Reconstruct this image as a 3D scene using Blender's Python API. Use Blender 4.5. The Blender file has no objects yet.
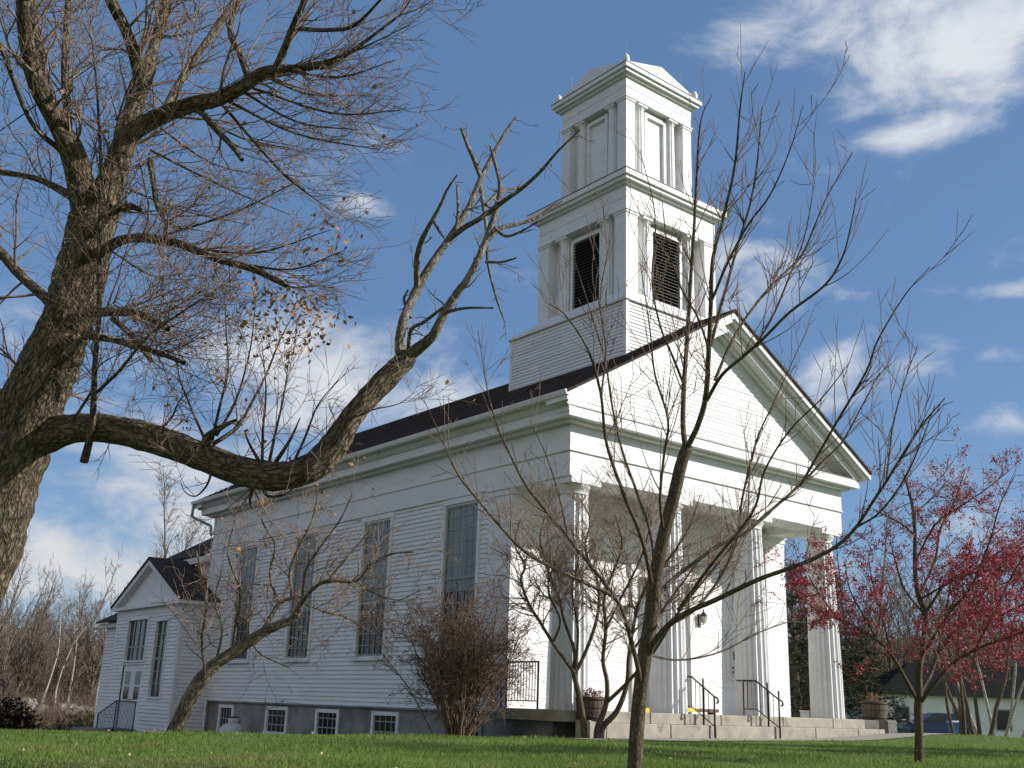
import bpy, math, random
import numpy as np
from mathutils import Vector, Matrix

# ------------------------------------------------------------------ scene, camera, light
SC = bpy.context.scene
COL = SC.collection
R = math.radians

CAM = np.array([-15.7234, -17.4709, 0.0147])
YAW, PIT, ROLL, FPX = 0.6745, 0.2952, 0.0334, 1062.47
FW = np.array([math.sin(YAW)*math.cos(PIT), math.cos(YAW)*math.cos(PIT), math.sin(PIT)])
_r = np.array([math.cos(YAW), -math.sin(YAW), 0.0])
_u = np.cross(_r, FW)
RT = _r*math.cos(ROLL) + _u*math.sin(ROLL)
UP = -_r*math.sin(ROLL) + _u*math.cos(ROLL)

cam_data = bpy.data.cameras.new('camera')
cam_data.sensor_width = 36.0
cam_data.lens = FPX/1024.0*36.0
cam_data.clip_start = 0.1
cam_data.clip_end = 3000.0
cam = bpy.data.objects.new('camera', cam_data)
COL.objects.link(cam)
m = Matrix(((RT[0], UP[0], -FW[0], CAM[0]), (RT[1], UP[1], -FW[1], CAM[1]),
            (RT[2], UP[2], -FW[2], CAM[2]), (0, 0, 0, 1)))
cam.matrix_world = m
SC.camera = cam

SC.view_settings.view_transform = 'Standard'
SC.view_settings.look = 'None'
SC.view_settings.exposure = 0.24
SC.view_settings.gamma = 1.0

SUN = np.array([1.09, -1.0, 0.70]); SUN /= np.linalg.norm(SUN)     # towards the sun
SUN_EL = math.asin(SUN[2]); SUN_AZ = math.atan2(SUN[0], SUN[1])
sl = bpy.data.lights.new('sun', 'SUN')
sl.energy = 4.6
sl.angle = R(0.5)
sl.color = (1.0, 0.97, 0.925)
so = bpy.data.objects.new('sun', sl)
COL.objects.link(so)
so.rotation_euler = Vector(tuple(-SUN)).to_track_quat('-Z', 'Y').to_euler()
so.location = (30, -30, 40)


def ray(px, py):
    return FW + RT*((px-512)/FPX) + UP*((384-py)/FPX)


def dep(px, py, d):
    """a point of the place at the distance d along the line of sight of a pixel of the photograph"""
    return CAM + ray(px, py)*d


# ------------------------------------------------------------------ sky
W_ = bpy.data.worlds.new('World')
SC.world = W_
W_.use_nodes = True
nt = W_.node_tree
nt.nodes.clear()


def wn(t, **kw):
    n = nt.nodes.new(t)
    for k, v in kw.items():
        setattr(n, k, v)
    return n


def wl(a, b):
    nt.links.new(a, b)


def wmath(op, a, b=None, c=None):
    n = wn('ShaderNodeMath', operation=op)
    for i, v in enumerate((a, b, c)):
        if v is None:
            continue
        if isinstance(v, (int, float)):
            n.inputs[i].default_value = v
        else:
            wl(v, n.inputs[i])
    return n.outputs[0]


sky = wn('ShaderNodeTexSky', sky_type='NISHITA')
sky.sun_disc = False
sky.sun_elevation = SUN_EL
sky.sun_rotation = SUN_AZ
sky.air_density = 1.0
sky.dust_density = 0.6
sky.ozone_density = 2.0
sky.altitude = 200
tc = wn('ShaderNodeTexCoord')
DIR = tc.outputs['Generated']

# cloud banks, the vector entries added out of view: (direction given by the place in the photograph, half sizes in radians, strength)
BANKS = [(900, -20, 185, 80, 1.12), (955, 40, 145, 66, 1.15), (930, 128, 78, 22, .95), (825, 108, 45, 14, .34), (1010, 95, 40, 30, .45),
         (362, 202, 40, 15, .62), (1002, 292, 48, 11, .8), (935, 293, 36, 11, .72), (850, 297, 34, 17, .75),
         (765, 280, 85, 55, .95), (848, 372, 70, 38, 1.15), (920, 362, 60, 26, 1.05), (980, 356, 44, 14, .75), (930, 475, 60, 18, .7), (1010, 420, 40, 24, .7),
         (290, 370, 170, 72, 1.12), (420, 405, 110, 46, 1.08), (120, 440, 130, 80, .75), (190, 470, 140, 60, .7), (520, 285, 40, 30, .32),
         (960, 540, 120, 60, .55), (40, 320, 90, 60, .5), (700, 420, 200, 60, .4), (60, 560, 260, 100, .95), (200, 500, 200, 90, .98),
         ((-1, -.15, .42), 800, 460, 1.35), ((-.75, -1, .5), 800, 480, 1.35), ((.1, -1, .75), 420, 300, .95), ((-.9, .75, .75), 260, 160, .9)]  # unseen banks, added to whiten the ambient light on shaded walls
acc = amb = None
for bank in BANKS:
    bx, by, sx, sy, amp = bank if len(bank) == 5 else (bank[0], None)+bank[1:]
    d0 = np.array(bx, float) if by is None else ray(bx, by)
    d0 = d0/np.linalg.norm(d0)
    t1 = np.cross(d0, (0, 0, 1)); t1 /= np.linalg.norm(t1)
    t2 = np.cross(t1, d0)
    sub = wn('ShaderNodeVectorMath', operation='SUBTRACT'); wl(DIR, sub.inputs[0]); sub.inputs[1].default_value = tuple(d0)
    du = wn('ShaderNodeVectorMath', operation='DOT_PRODUCT'); wl(sub.outputs[0], du.inputs[0]); du.inputs[1].default_value = tuple(t1*FPX/sx)
    dv = wn('ShaderNodeVectorMath', operation='DOT_PRODUCT'); wl(sub.outputs[0], dv.inputs[0]); dv.inputs[1].default_value = tuple(t2*FPX/sy)
    q = wmath('ADD', wmath('MULTIPLY', du.outputs['Value'], du.outputs['Value']), wmath('MULTIPLY', dv.outputs['Value'], dv.outputs['Value']))
    g = wmath('MULTIPLY', wmath('POWER', 2.71828, wmath('MULTIPLY', q, -1.0)), amp)
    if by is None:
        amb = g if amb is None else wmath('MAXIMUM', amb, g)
    acc = g if acc is None else wmath('MAXIMUM', acc, g)
mp = wn('ShaderNodeMapping'); wl(DIR, mp.inputs['Vector']); mp.inputs['Scale'].default_value = (1, 1, 1.9)
n1 = wn('ShaderNodeTexNoise'); wl(mp.outputs[0], n1.inputs['Vector'])
n1.inputs['Scale'].default_value = 11.0; n1.inputs['Detail'].default_value = 9.0; n1.inputs['Roughness'].default_value = 0.60
n1.inputs['Distortion'].default_value = 0.35
n2 = wn('ShaderNodeTexNoise'); wl(mp.outputs[0], n2.inputs['Vector'])
n2.inputs['Scale'].default_value = 3.0; n2.inputs['Detail'].default_value = 4.0
soft = wmath('ADD', wmath('MULTIPLY', n1.outputs['Fac'], 2.3), wmath('MULTIPLY', n2.outputs['Fac'], 0.7))
thick = wmath('SUBTRACT', wmath('ADD', acc, soft), 1.86)
mr = wn('ShaderNodeMapRange', interpolation_type='SMOOTHSTEP'); wl(thick, mr.inputs['Value'])
mr.inputs['From Min'].default_value = 0.0; mr.inputs['From Max'].default_value = 1.05
mr.inputs['To Min'].default_value = 0.0; mr.inputs['To Max'].default_value = 0.92
tint = wn('ShaderNodeMix', data_type='RGBA', blend_type='MULTIPLY'); tint.inputs['Factor'].default_value = 1.0
wl(sky.outputs[0], tint.inputs['A']); tint.inputs['B'].default_value = (0.61, 0.67, 0.74, 1)
mix = wn('ShaderNodeMix', data_type='RGBA'); wl(mr.outputs[0], mix.inputs['Factor'])
lift = wn('ShaderNodeMix', data_type='RGBA', blend_type='ADD'); lift.inputs['Factor'].default_value = 1.0
wl(tint.outputs['Result'], lift.inputs['A']); lift.inputs['B'].default_value = (0.78, 1.53, 2.9, 1)
wl(lift.outputs['Result'], mix.inputs['A'])
warm = wn('ShaderNodeMix', data_type='RGBA'); wl(wmath('MINIMUM', amb, 1.0), warm.inputs['Factor'])      # the added unseen banks are coloured warm to neutralise the blue shade
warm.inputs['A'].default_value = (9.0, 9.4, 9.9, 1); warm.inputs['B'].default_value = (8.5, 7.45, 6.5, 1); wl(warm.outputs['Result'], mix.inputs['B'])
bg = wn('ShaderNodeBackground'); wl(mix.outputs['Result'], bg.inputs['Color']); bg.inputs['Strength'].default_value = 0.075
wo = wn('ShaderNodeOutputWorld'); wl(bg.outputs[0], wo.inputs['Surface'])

# ------------------------------------------------------------------ materials
MATS = {}


def material(name, col, col2=None, scale=6.0, rough=0.7, bump=0.0, bscale=None, coord='Object', stretch=(1, 1, 1), lo=0.35, hi=0.65,
             spec=0.3, third=None, detail=6.0, trans=0.0, bdist=.03):
    mt = bpy.data.materials.new(name)
    mt.use_nodes = True
    t = mt.node_tree
    b = t.nodes['Principled BSDF']
    b.inputs['Roughness'].default_value = rough
    b.inputs['Specular IOR Level'].default_value = spec
    if trans:
        b.inputs['Transmission Weight'].default_value = trans
    c1 = tuple(col)+(1,)
    if col2 is None and bump == 0:
        b.inputs['Base Color'].default_value = c1
        MATS[name] = mt
        return mt
    tcn = t.nodes.new('ShaderNodeTexCoord')
    mpn = t.nodes.new('ShaderNodeMapping'); mpn.inputs['Scale'].default_value = stretch
    t.links.new(tcn.outputs[coord], mpn.inputs['Vector'])
    no = t.nodes.new('ShaderNodeTexNoise'); no.inputs['Scale'].default_value = scale; no.inputs['Detail'].default_value = detail
    no.inputs['Roughness'].default_value = 0.62
    t.links.new(mpn.outputs[0], no.inputs['Vector'])
    if col2 is not None:
        rp = t.nodes.new('ShaderNodeValToRGB')
        rp.color_ramp.elements[0].position = lo; rp.color_ramp.elements[0].color = c1
        rp.color_ramp.elements[1].position = hi; rp.color_ramp.elements[1].color = tuple(col2)+(1,)
        t.links.new(no.outputs['Fac'], rp.inputs['Fac'])
        out = rp.outputs['Color']
        if third is not None:
            tcol, tscale, tlo, thi = third
            n3 = t.nodes.new('ShaderNodeTexNoise'); n3.inputs['Scale'].default_value = tscale; n3.inputs['Detail'].default_value = 5
            t.links.new(mpn.outputs[0], n3.inputs['Vector'])
            r3 = t.nodes.new('ShaderNodeMapRange'); r3.inputs['From Min'].default_value = tlo; r3.inputs['From Max'].default_value = thi
            t.links.new(n3.outputs['Fac'], r3.inputs['Value'])
            mx = t.nodes.new('ShaderNodeMix'); mx.data_type = 'RGBA'
            t.links.new(r3.outputs[0], mx.inputs['Factor']); t.links.new(out, mx.inputs['A']); mx.inputs['B'].default_value = tuple(tcol)+(1,)
            out = mx.outputs['Result']
        t.links.new(out, b.inputs['Base Color'])
    else:
        b.inputs['Base Color'].default_value = c1
    if bump:
        nb = t.nodes.new('ShaderNodeTexNoise'); nb.inputs['Scale'].default_value = bscale or scale*3; nb.inputs['Detail'].default_value = 5
        t.links.new(mpn.outputs[0], nb.inputs['Vector'])
        bp = t.nodes.new('ShaderNodeBump'); bp.inputs['Strength'].default_value = bump; bp.inputs['Distance'].default_value = bdist
        t.links.new(nb.outputs['Fac'], bp.inputs['Height'])
        t.links.new(bp.outputs[0], b.inputs['Normal'])
    MATS[name] = mt
    return mt


PAINT = material('white_paint', (.80, .80, .80), (.71, .70, .69), 1.3, .55, .06, 25, stretch=(1, 1, 2.2), third=((.52, .50, .45), 2.4, .66, .86))
CLAP = material('clapboard_paint', (.80, .80, .79), (.70, .695, .69), 1.1, .6, .10, 18, stretch=(1, 1, 5), third=((.50, .48, .44), 1.7, .64, .84))
TRIM = material('weathered_trim_paint', (.79, .785, .77), (.66, .65, .62), 1.6, .6, .05, 20, third=((.46, .44, .39), 3.0, .60, .80))
ROOF = material('roof_shingle', (.020, .017, .015), (.100, .080, .070), 14, .95, .5, 30, stretch=(3, 1.2, 3), lo=.3, hi=.7, third=((.085, .07, .062), 1.1, .5, .75), spec=.1)
FLASH = material('dull_metal_flashing', (.12, .11, .10), (.2, .19, .17), 4, .6)
GUTTER = material('green_grey_gutter', (.30, .38, .36), (.22, .27, .26), 3, .5)
CONC = material('grey_concrete', (.21, .20, .185), (.31, .295, .275), 1.6, .9, .2, 14, third=((.10, .10, .095), .9, .5, .75))
STONE = material('granite_step', (.42, .38, .30), (.30, .27, .22), 2.6, .9, .3, 22, third=((.16, .145, .12), 3.1, .62, .8))
DARKSTONE = material('dark_stone', (.10, .10, .095), (.16, .155, .145), 4, .9, .3)
GREYSTONE = material('grey_granite', (.13, .12, .105), (.22, .20, .175), 5, .9, .4, 20)
IRON = material('black_iron', (.018, .019, .018), (.035, .033, .028), 20, .55, spec=.4)
GLASS = material('old_window_glass', (.028, .031, .028), (.055, .057, .050), .7, .16, .05, 3, spec=.35)
CURTAIN_REFL = material('drape_and_sky_reflection', (.27, .27, .235), (.10, .103, .088), 1.5, .22, spec=.45, stretch=(1, 5, .5), lo=.34, hi=.70)  # drapes, with the sky reflection of the glass painted in as paleness
DARKGLASS = material('dark_cellar_glass', (.012, .013, .014), (.03, .03, .03), 2, .08, spec=.5)
SASH = material('sash_paint', (.36, .37, .35), (.28, .29, .275), 3, .6)
LOUVRE = material('louvre_black', (.012, .012, .012), (.025, .025, .025), 5, .6)
SLAT = material('louvre_slat', (.05, .045, .042), (.09, .085, .08), 6, .7)
DOORM = material('door_paint', (.66, .66, .64), (.58, .58, .56), 3, .45)
BRASS = material('brass', (.55, .40, .15), None, rough=.3)
LAMPG = material('lantern_glass', (.55, .55, .50), (.45, .45, .40), 5, .15, spec=.5)
PLAQ = material('plaque_stone', (.62, .62, .60), (.40, .40, .39), 8, .6, lo=.5, hi=.7)
WOODB = material('barrel_wood', (.17, .13, .10), (.10, .075, .055), 5, .85, .3, stretch=(6, 6, 1))
RUST = material('hoop_iron', (.045, .035, .03), (.08, .05, .035), 10, .7)
YEL = material('yellow_paint', (.80, .56, .03), (.70, .47, .03), 4, .5)
BRWOOD = material('brown_plank', (.13, .085, .05), (.20, .13, .08), 5, .8, stretch=(1, 6, 6))
def bark(name, deep, plate, lichen, scale, bumpd, lich=(.55, .68), spec=.1):
    """furrowed bark that follows each limb (vertex attribute `bark`: round the limb, and along it)"""
    mt = bpy.data.materials.new(name); mt.use_nodes = True
    t = mt.node_tree; b = t.nodes['Principled BSDF']; b.inputs['Roughness'].default_value = .95; b.inputs['Specular IOR Level'].default_value = spec
    at_ = t.nodes.new('ShaderNodeAttribute'); at_.attribute_name = 'bark'
    def noise(sc, det, typ='FBM', rough=.6):
        n = t.nodes.new('ShaderNodeTexNoise'); n.noise_type = typ; n.inputs['Scale'].default_value = sc; n.inputs['Detail'].default_value = det; n.inputs['Roughness'].default_value = rough
        t.links.new(at_.outputs['Vector'], n.inputs['Vector']); return n.outputs['Fac']
    vo = t.nodes.new('ShaderNodeTexVoronoi'); vo.feature = 'DISTANCE_TO_EDGE'; vo.inputs['Scale'].default_value = scale
    ds = t.nodes.new('ShaderNodeMix'); ds.data_type = 'VECTOR'; ds.inputs['Factor'].default_value = .10
    nv = t.nodes.new('ShaderNodeTexNoise'); nv.inputs['Scale'].default_value = scale*.9; nv.inputs['Detail'].default_value = 3
    t.links.new(at_.outputs['Vector'], nv.inputs['Vector']); t.links.new(at_.outputs['Vector'], ds.inputs[4]); t.links.new(nv.outputs['Color'], ds.inputs[5])
    t.links.new(ds.outputs[1], vo.inputs['Vector'])
    fine = noise(scale*3.2, 7, rough=.7)
    ad = t.nodes.new('ShaderNodeMath'); ad.operation = 'MULTIPLY_ADD'; t.links.new(vo.outputs['Distance'], ad.inputs[0]); ad.inputs[1].default_value = 1.6; 
    fm = t.nodes.new('ShaderNodeMath'); fm.operation = 'MULTIPLY'; t.links.new(fine, fm.inputs[0]); fm.inputs[1].default_value = .62; t.links.new(fm.outputs[0], ad.inputs[2])
    rp = t.nodes.new('ShaderNodeValToRGB'); rp.color_ramp.elements[0].position = .26; rp.color_ramp.elements[0].color = tuple(deep)+(1,)
    rp.color_ramp.elements[1].position = .74; rp.color_ramp.elements[1].color = tuple(plate)+(1,); t.links.new(ad.outputs[0], rp.inputs['Fac'])
    ln = noise(scale*.55, 8, rough=.72)
    mr_ = t.nodes.new('ShaderNodeMapRange'); mr_.inputs['From Min'].default_value = lich[0]; mr_.inputs['From Max'].default_value = lich[1]; mr_.inputs['To Max'].default_value = .8; t.links.new(ln, mr_.inputs['Value'])
    mx = t.nodes.new('ShaderNodeMix'); mx.data_type = 'RGBA'; t.links.new(mr_.outputs[0], mx.inputs['Factor']); t.links.new(rp.outputs['Color'], mx.inputs['A']); mx.inputs['B'].default_value = tuple(lichen)+(1,)
    t.links.new(mx.outputs['Result'], b.inputs['Base Color'])
    bp = t.nodes.new('ShaderNodeBump'); bp.inputs['Strength'].default_value = 1.0; bp.inputs['Distance'].default_value = bumpd; t.links.new(ad.outputs[0], bp.inputs['Height']); t.links.new(bp.outputs[0], b.inputs['Normal'])
    return mt


BARK = bark('old_maple_bark', (.036, .027, .018), (.27, .215, .145), (.30, .285, .20), 19, .06)
BARKD = bark('dead_limb_bark', (.08, .068, .054), (.27, .235, .19), (.33, .30, .25), 22, .02, (.5, .65))
TWIG = material('bare_twig', (.13, .092, .07), (.22, .165, .125), 3, .9, spec=.15)
TWIGR = material('reddish_twig', (.19, .130, .095), (.30, .22, .165), 3, .9, spec=.15)
SAPB = bark('young_tree_bark', (.050, .038, .028), (.21, .165, .115), (.28, .245, .185), 40, .012, (.54, .68))
LEANB = bark('pale_orchard_bark', (.05, .035, .026), (.25, .205, .14), (.34, .30, .21), 20, .03, (.48, .64))
BIRCH = material('birch_bark', (.44, .41, .35), (.24, .215, .18), 5, .8, .1, stretch=(1, 1, 3), third=((.05, .045, .04), 5, .60, .68))
GREYB = material('grey_wood_bark', (.10, .085, .068), (.19, .165, .13), 4, .95, .4, 20, stretch=(1, 1, .4), spec=.1)
FARTW = material('far_bare_twig', (.16, .128, .10), (.24, .195, .155), .6, .95, spec=.05)
FARRED = material('russet_bare_twig', (.15, .105, .08), (.20, .145, .115), .8, .95, spec=.05)
DRYL = material('dry_orange_leaf', (.46, .23, .09), (.30, .15, .07), 30, .8)
REDL = material('crimson_berry_leaf', (.58, .085, .13), (.36, .040, .062), 14, .7, spec=.25)
FIR = material('fir_needle', (.012, .022, .010), (.035, .045, .020), 2.5, .8, spec=.15)
SHRUBD = material('dark_shrub_leaf', (.016, .015, .010), (.035, .03, .02), 4, .9, spec=.1)
BUSHT = material('bush_twig', (.15, .10, .075), (.27, .195, .15), 4, .9, spec=.1)
FLOW = material('dried_flower', (.30, .10, .11), (.42, .26, .22), 25, .8)
WIRE = material('wire_black', (.02, .02, .022), None, rough=.6)
TANK = material('tank_paint', (.60, .62, .63), (.54, .55, .55), 2, .4)
HWALL = material('house_siding', (.80, .80, .78), (.72, .72, .70), 1, .6)
HROOF = material('house_shingle', (.014, .014, .013), (.028, .027, .025), 5, 1.0, spec=.03)
CARP = material('dark_blue_car_paint', (.022, .045, .11), None, rough=.25, spec=.6)
CARG = material('car_glass', (.03, .035, .045), None, rough=.05, spec=.7)
RUBBER = material('tyre_rubber', (.012, .012, .012), None, rough=.8)
STEEL = material('wheel_rim', (.4, .4, .42), None, rough=.35)
BLUEP = material('blue_plastic', (.06, .17, .36), (.08, .2, .4), 3, .45)
BLUEL = material('pale_bin_lid', (.5, .56, .6), None, rough=.45)
ROCK = material('field_stone', (.22, .20, .17), (.34, .31, .27), 4, .95, .5, 12, third=((.12, .13, .08), 3, .55, .7))
GRASSM = material('grass_blade', (.140, .225, .040), (.225, .285, .075), .55, .75, spec=.15, third=((.30, .26, .12), 1.1, .56, .74))
_t = GRASSM.node_tree; _b = _t.nodes['Principled BSDF']; _tr = _t.nodes.new('ShaderNodeBsdfTranslucent'); _mx = _t.nodes.new('ShaderNodeMixShader')
_t.links.new(_b.inputs['Base Color'].links[0].from_socket, _tr.inputs['Color']); _mx.inputs[0].default_value = .45
_t.links.new(_b.outputs[0], _mx.inputs[1]); _t.links.new(_tr.outputs[0], _mx.inputs[2]); _t.links.new(_mx.outputs[0], _t.nodes['Material Output'].inputs['Surface'])
LITTER = material('fallen_leaf', (.30, .22, .12), (.42, .34, .22), 30, .9)
BRUSH = material('dry_brush', (.12, .088, .062), (.20, .155, .11), .9, .95, spec=.05)
PATHM = material('path_gravel', (.36, .32, .27), (.28, .25, .21), 4, .95, .3, 30)


# ------------------------------------------------------------------ mesh builders
def tag(o, label=None, cat=None, group=None, kind=None):
    if label: o['label'] = label
    if cat: o['category'] = cat
    if group: o['group'] = group
    if kind: o['kind'] = kind
    return o


def thing(name, label, cat, loc=(0, 0, 0), group=None):
    o = bpy.data.objects.new(name, None)
    COL.objects.link(o)
    o.empty_display_size = .2
    o.location = tuple(float(v) for v in loc)
    return tag(o, label, cat, group)


class MB:
    """collects boxes, prisms, lathes and tubes in world coordinates; build() links them as ONE mesh"""
    def __init__(s):
        s.v = []; s.f = []; s.sm = []

    def add(s, vs, fs, smooth=False):
        b = len(s.v)
        s.v += [tuple(map(float, p)) for p in vs]
        s.f += [tuple(b+i for i in f) for f in fs]
        s.sm += [smooth]*len(fs)
        return s

    def box(s, x0, x1, y0, y1, z0, z1):
        return s.add([(x0, y0, z0), (x1, y0, z0), (x1, y1, z0), (x0, y1, z0), (x0, y0, z1), (x1, y0, z1), (x1, y1, z1), (x0, y1, z1)],
                     [(0, 3, 2, 1), (4, 5, 6, 7), (0, 1, 5, 4), (1, 2, 6, 5), (2, 3, 7, 6), (3, 0, 4, 7)])

    def bev(s, x0, x1, y0, y1, z0, z1, b=.015):
        """box with chamfered upper and vertical edges"""
        ring = lambda i, z: [(x0+i, y0+b, z), (x0+b, y0+i, z), (x1-b, y0+i, z), (x1-i, y0+b, z), (x1-i, y1-b, z), (x1-b, y1-i, z), (x0+b, y1-i, z), (x0+i, y1-b, z)]
        vs = ring(0, z0)+ring(0, z1-b)+ring(b*.8, z1)
        fs = [tuple(range(7, -1, -1)), tuple(range(16, 24))]
        for k in (0, 8):
            for i in range(8):
                j = (i+1) % 8
                fs.append((k+i, k+j, k+8+j, k+8+i))
        return s.add(vs, fs)

    def prism(s, poly, axis, a, b):
        """polygon in the plane across `axis`, extruded from a to b"""
        n = len(poly)
        def P(q, t):
            return (t, q[0], q[1]) if axis == 'x' else (q[0], t, q[1]) if axis == 'y' else (q[0], q[1], t)
        vs = [P(q, a) for q in poly]+[P(q, b) for q in poly]
        fs = [tuple(range(n)), tuple(range(2*n-1, n-1, -1))]+[(i, i+n, (i+1) % n+n, (i+1) % n) for i in range(n)]
        return s.add(vs, fs)

    def frustum(s, cx, cy, h0, z0, h1, z1):
        vs = [(cx+sx*h0, cy+sy*h0, z0) for sx, sy in ((-1, -1), (1, -1), (1, 1), (-1, 1))]+[(cx+sx*h1, cy+sy*h1, z1) for sx, sy in ((-1, -1), (1, -1), (1, 1), (-1, 1))]
        return s.add(vs, [(3, 2, 1, 0), (4, 5, 6, 7), (0, 1, 5, 4), (1, 2, 6, 5), (2, 3, 7, 6), (3, 0, 4, 7)])

    def lathe(s, cx, cy, prof, n=24, flute=0, depth=0.0, smooth=True):
        """prof: list of (radius, z); optional flutes"""
        rings = []
        k = flute*4 if flute else n
        for (r, z) in prof:
            ring = []
            for i in range(k):
                a = 2*math.pi*i/k
                rr = r
                if flute:
                    rr = r*(1-depth*math.sin(math.pi*(i % 4)/4.0))
                ring.append((cx+rr*math.cos(a), cy+rr*math.sin(a), z))
            rings.append(ring)
        vs = [p for g in rings for p in g]
        fs = []
        for j in range(len(rings)-1):
            for i in range(k):
                q = (i+1) % k
                fs.append((j*k+i, j*k+q, (j+1)*k+q, (j+1)*k+i))
        s.add(vs, fs, smooth and not flute)
        b = len(s.v)-len(vs)
        s.f.append(tuple(b+i for i in range(k-1, -1, -1))); s.sm.append(False)
        s.f.append(tuple(b+(len(rings)-1)*k+i for i in range(k))); s.sm.append(False)
        return s

    def rod(s, p, q, r, n=6, r2=None):
        p = np.array(p, float); q = np.array(q, float)
        t = q-p; t = t/np.linalg.norm(t)
        ref = np.array((0, 0, 1.0)) if abs(t[2]) < .9 else np.array((1.0, 0, 0))
        a = np.cross(t, ref); a /= np.linalg.norm(a); b = np.cross(t, a)
        r2 = r if r2 is None else r2
        vs = [p+r*(math.cos(2*math.pi*i/n)*a+math.sin(2*math.pi*i/n)*b) for i in range(n)]+[q+r2*(math.cos(2*math.pi*i/n)*a+math.sin(2*math.pi*i/n)*b) for i in range(n)]
        fs = [(i, i+n, (i+1) % n+n, (i+1) % n) for i in range(n)]+[tuple(range(n)), tuple(range(2*n-1, n-1, -1))]
        return s.add(vs, fs, n > 6)

    def path(s, pts, r, n=6):
        for a, b in zip(pts[:-1], pts[1:]):
            s.rod(a, b, r, n)
        return s

    def clap(s, O, U, N, z0, z1, pitch, spans, t=.022):
        """lapped boards on the wall through O along U, facing N; spans(zb, zt) -> [(u0b, u1b, u0t, u1t)]"""
        O = np.array(O, float); U = np.array(U, float); N = np.array(N, float)
        n = max(1, int(round((z1-z0)/pitch)))
        h = (z1-z0)/n
        flip = np.dot(np.cross(U, (0, 0, 1)), N) < 0
        rg = random.Random(int(z0*1000+pitch*77777+O[0]*31+O[1]*17))
        for i in range(n):
            zb = z0+i*h+(rg.uniform(-.004, .004) if i else 0); zt = z0+(i+1)*h+.004
            for (a, b, c, d) in spans(z0+i*h, z0+i*h+h):
                if b-a < .01:
                    continue
                cuts = [0.0]
                while (b-a)*(1-cuts[-1]) > 4.2:
                    cuts.append(cuts[-1]+rg.uniform(1.8, 3.8)/(b-a))
                cuts.append(1.0)
                for q0, q1 in zip(cuts[:-1], cuts[1:]):
                    g = .0025 if q1 < 1 else 0
                    a0, b0, c0, d0 = a+(b-a)*q0, a+(b-a)*q1-g, c+(d-c)*q0, c+(d-c)*q1-g
                    tt = t+rg.uniform(-.004, .004)
                    P = lambda u, z, k: O+U*u+N*k+np.array((0, 0, z))
                    vs = [P(a0, zb, tt), P(b0, zb, tt), P(d0, zt, .003), P(c0, zt, .003), P(a0, zb, 0), P(b0, zb, 0)]
                    fs = [(0, 1, 2, 3), (4, 5, 1, 0)]
                    s.add(vs, [f[::-1] for f in fs] if flip else fs)
        return s

    def build(s, name, mat, parent=None):
        me = bpy.data.meshes.new(name)
        off = np.array(parent_world(parent)) if parent is not None else np.zeros(3)
        me.from_pydata([tuple(np.array(p)-off) for p in s.v], [], s.f)
        for p, q in zip(me.polygons, s.sm):
            p.use_smooth = q
        me.materials.append(mat)
        me.update()
        o = bpy.data.objects.new(name, me)
        COL.objects.link(o)
        if parent is not None:
            o.parent = parent
        return o


def parent_world(p):
    l = np.zeros(3)
    while p is not None:
        l += np.array(p.location); p = p.parent
    return l


def copy_tree(o, parent=None):
    c = o.copy()
    COL.objects.link(c)
    if parent is not None:
        c.parent = parent
    for ch in list(o.children):
        copy_tree(ch, c)
    return c


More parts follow.
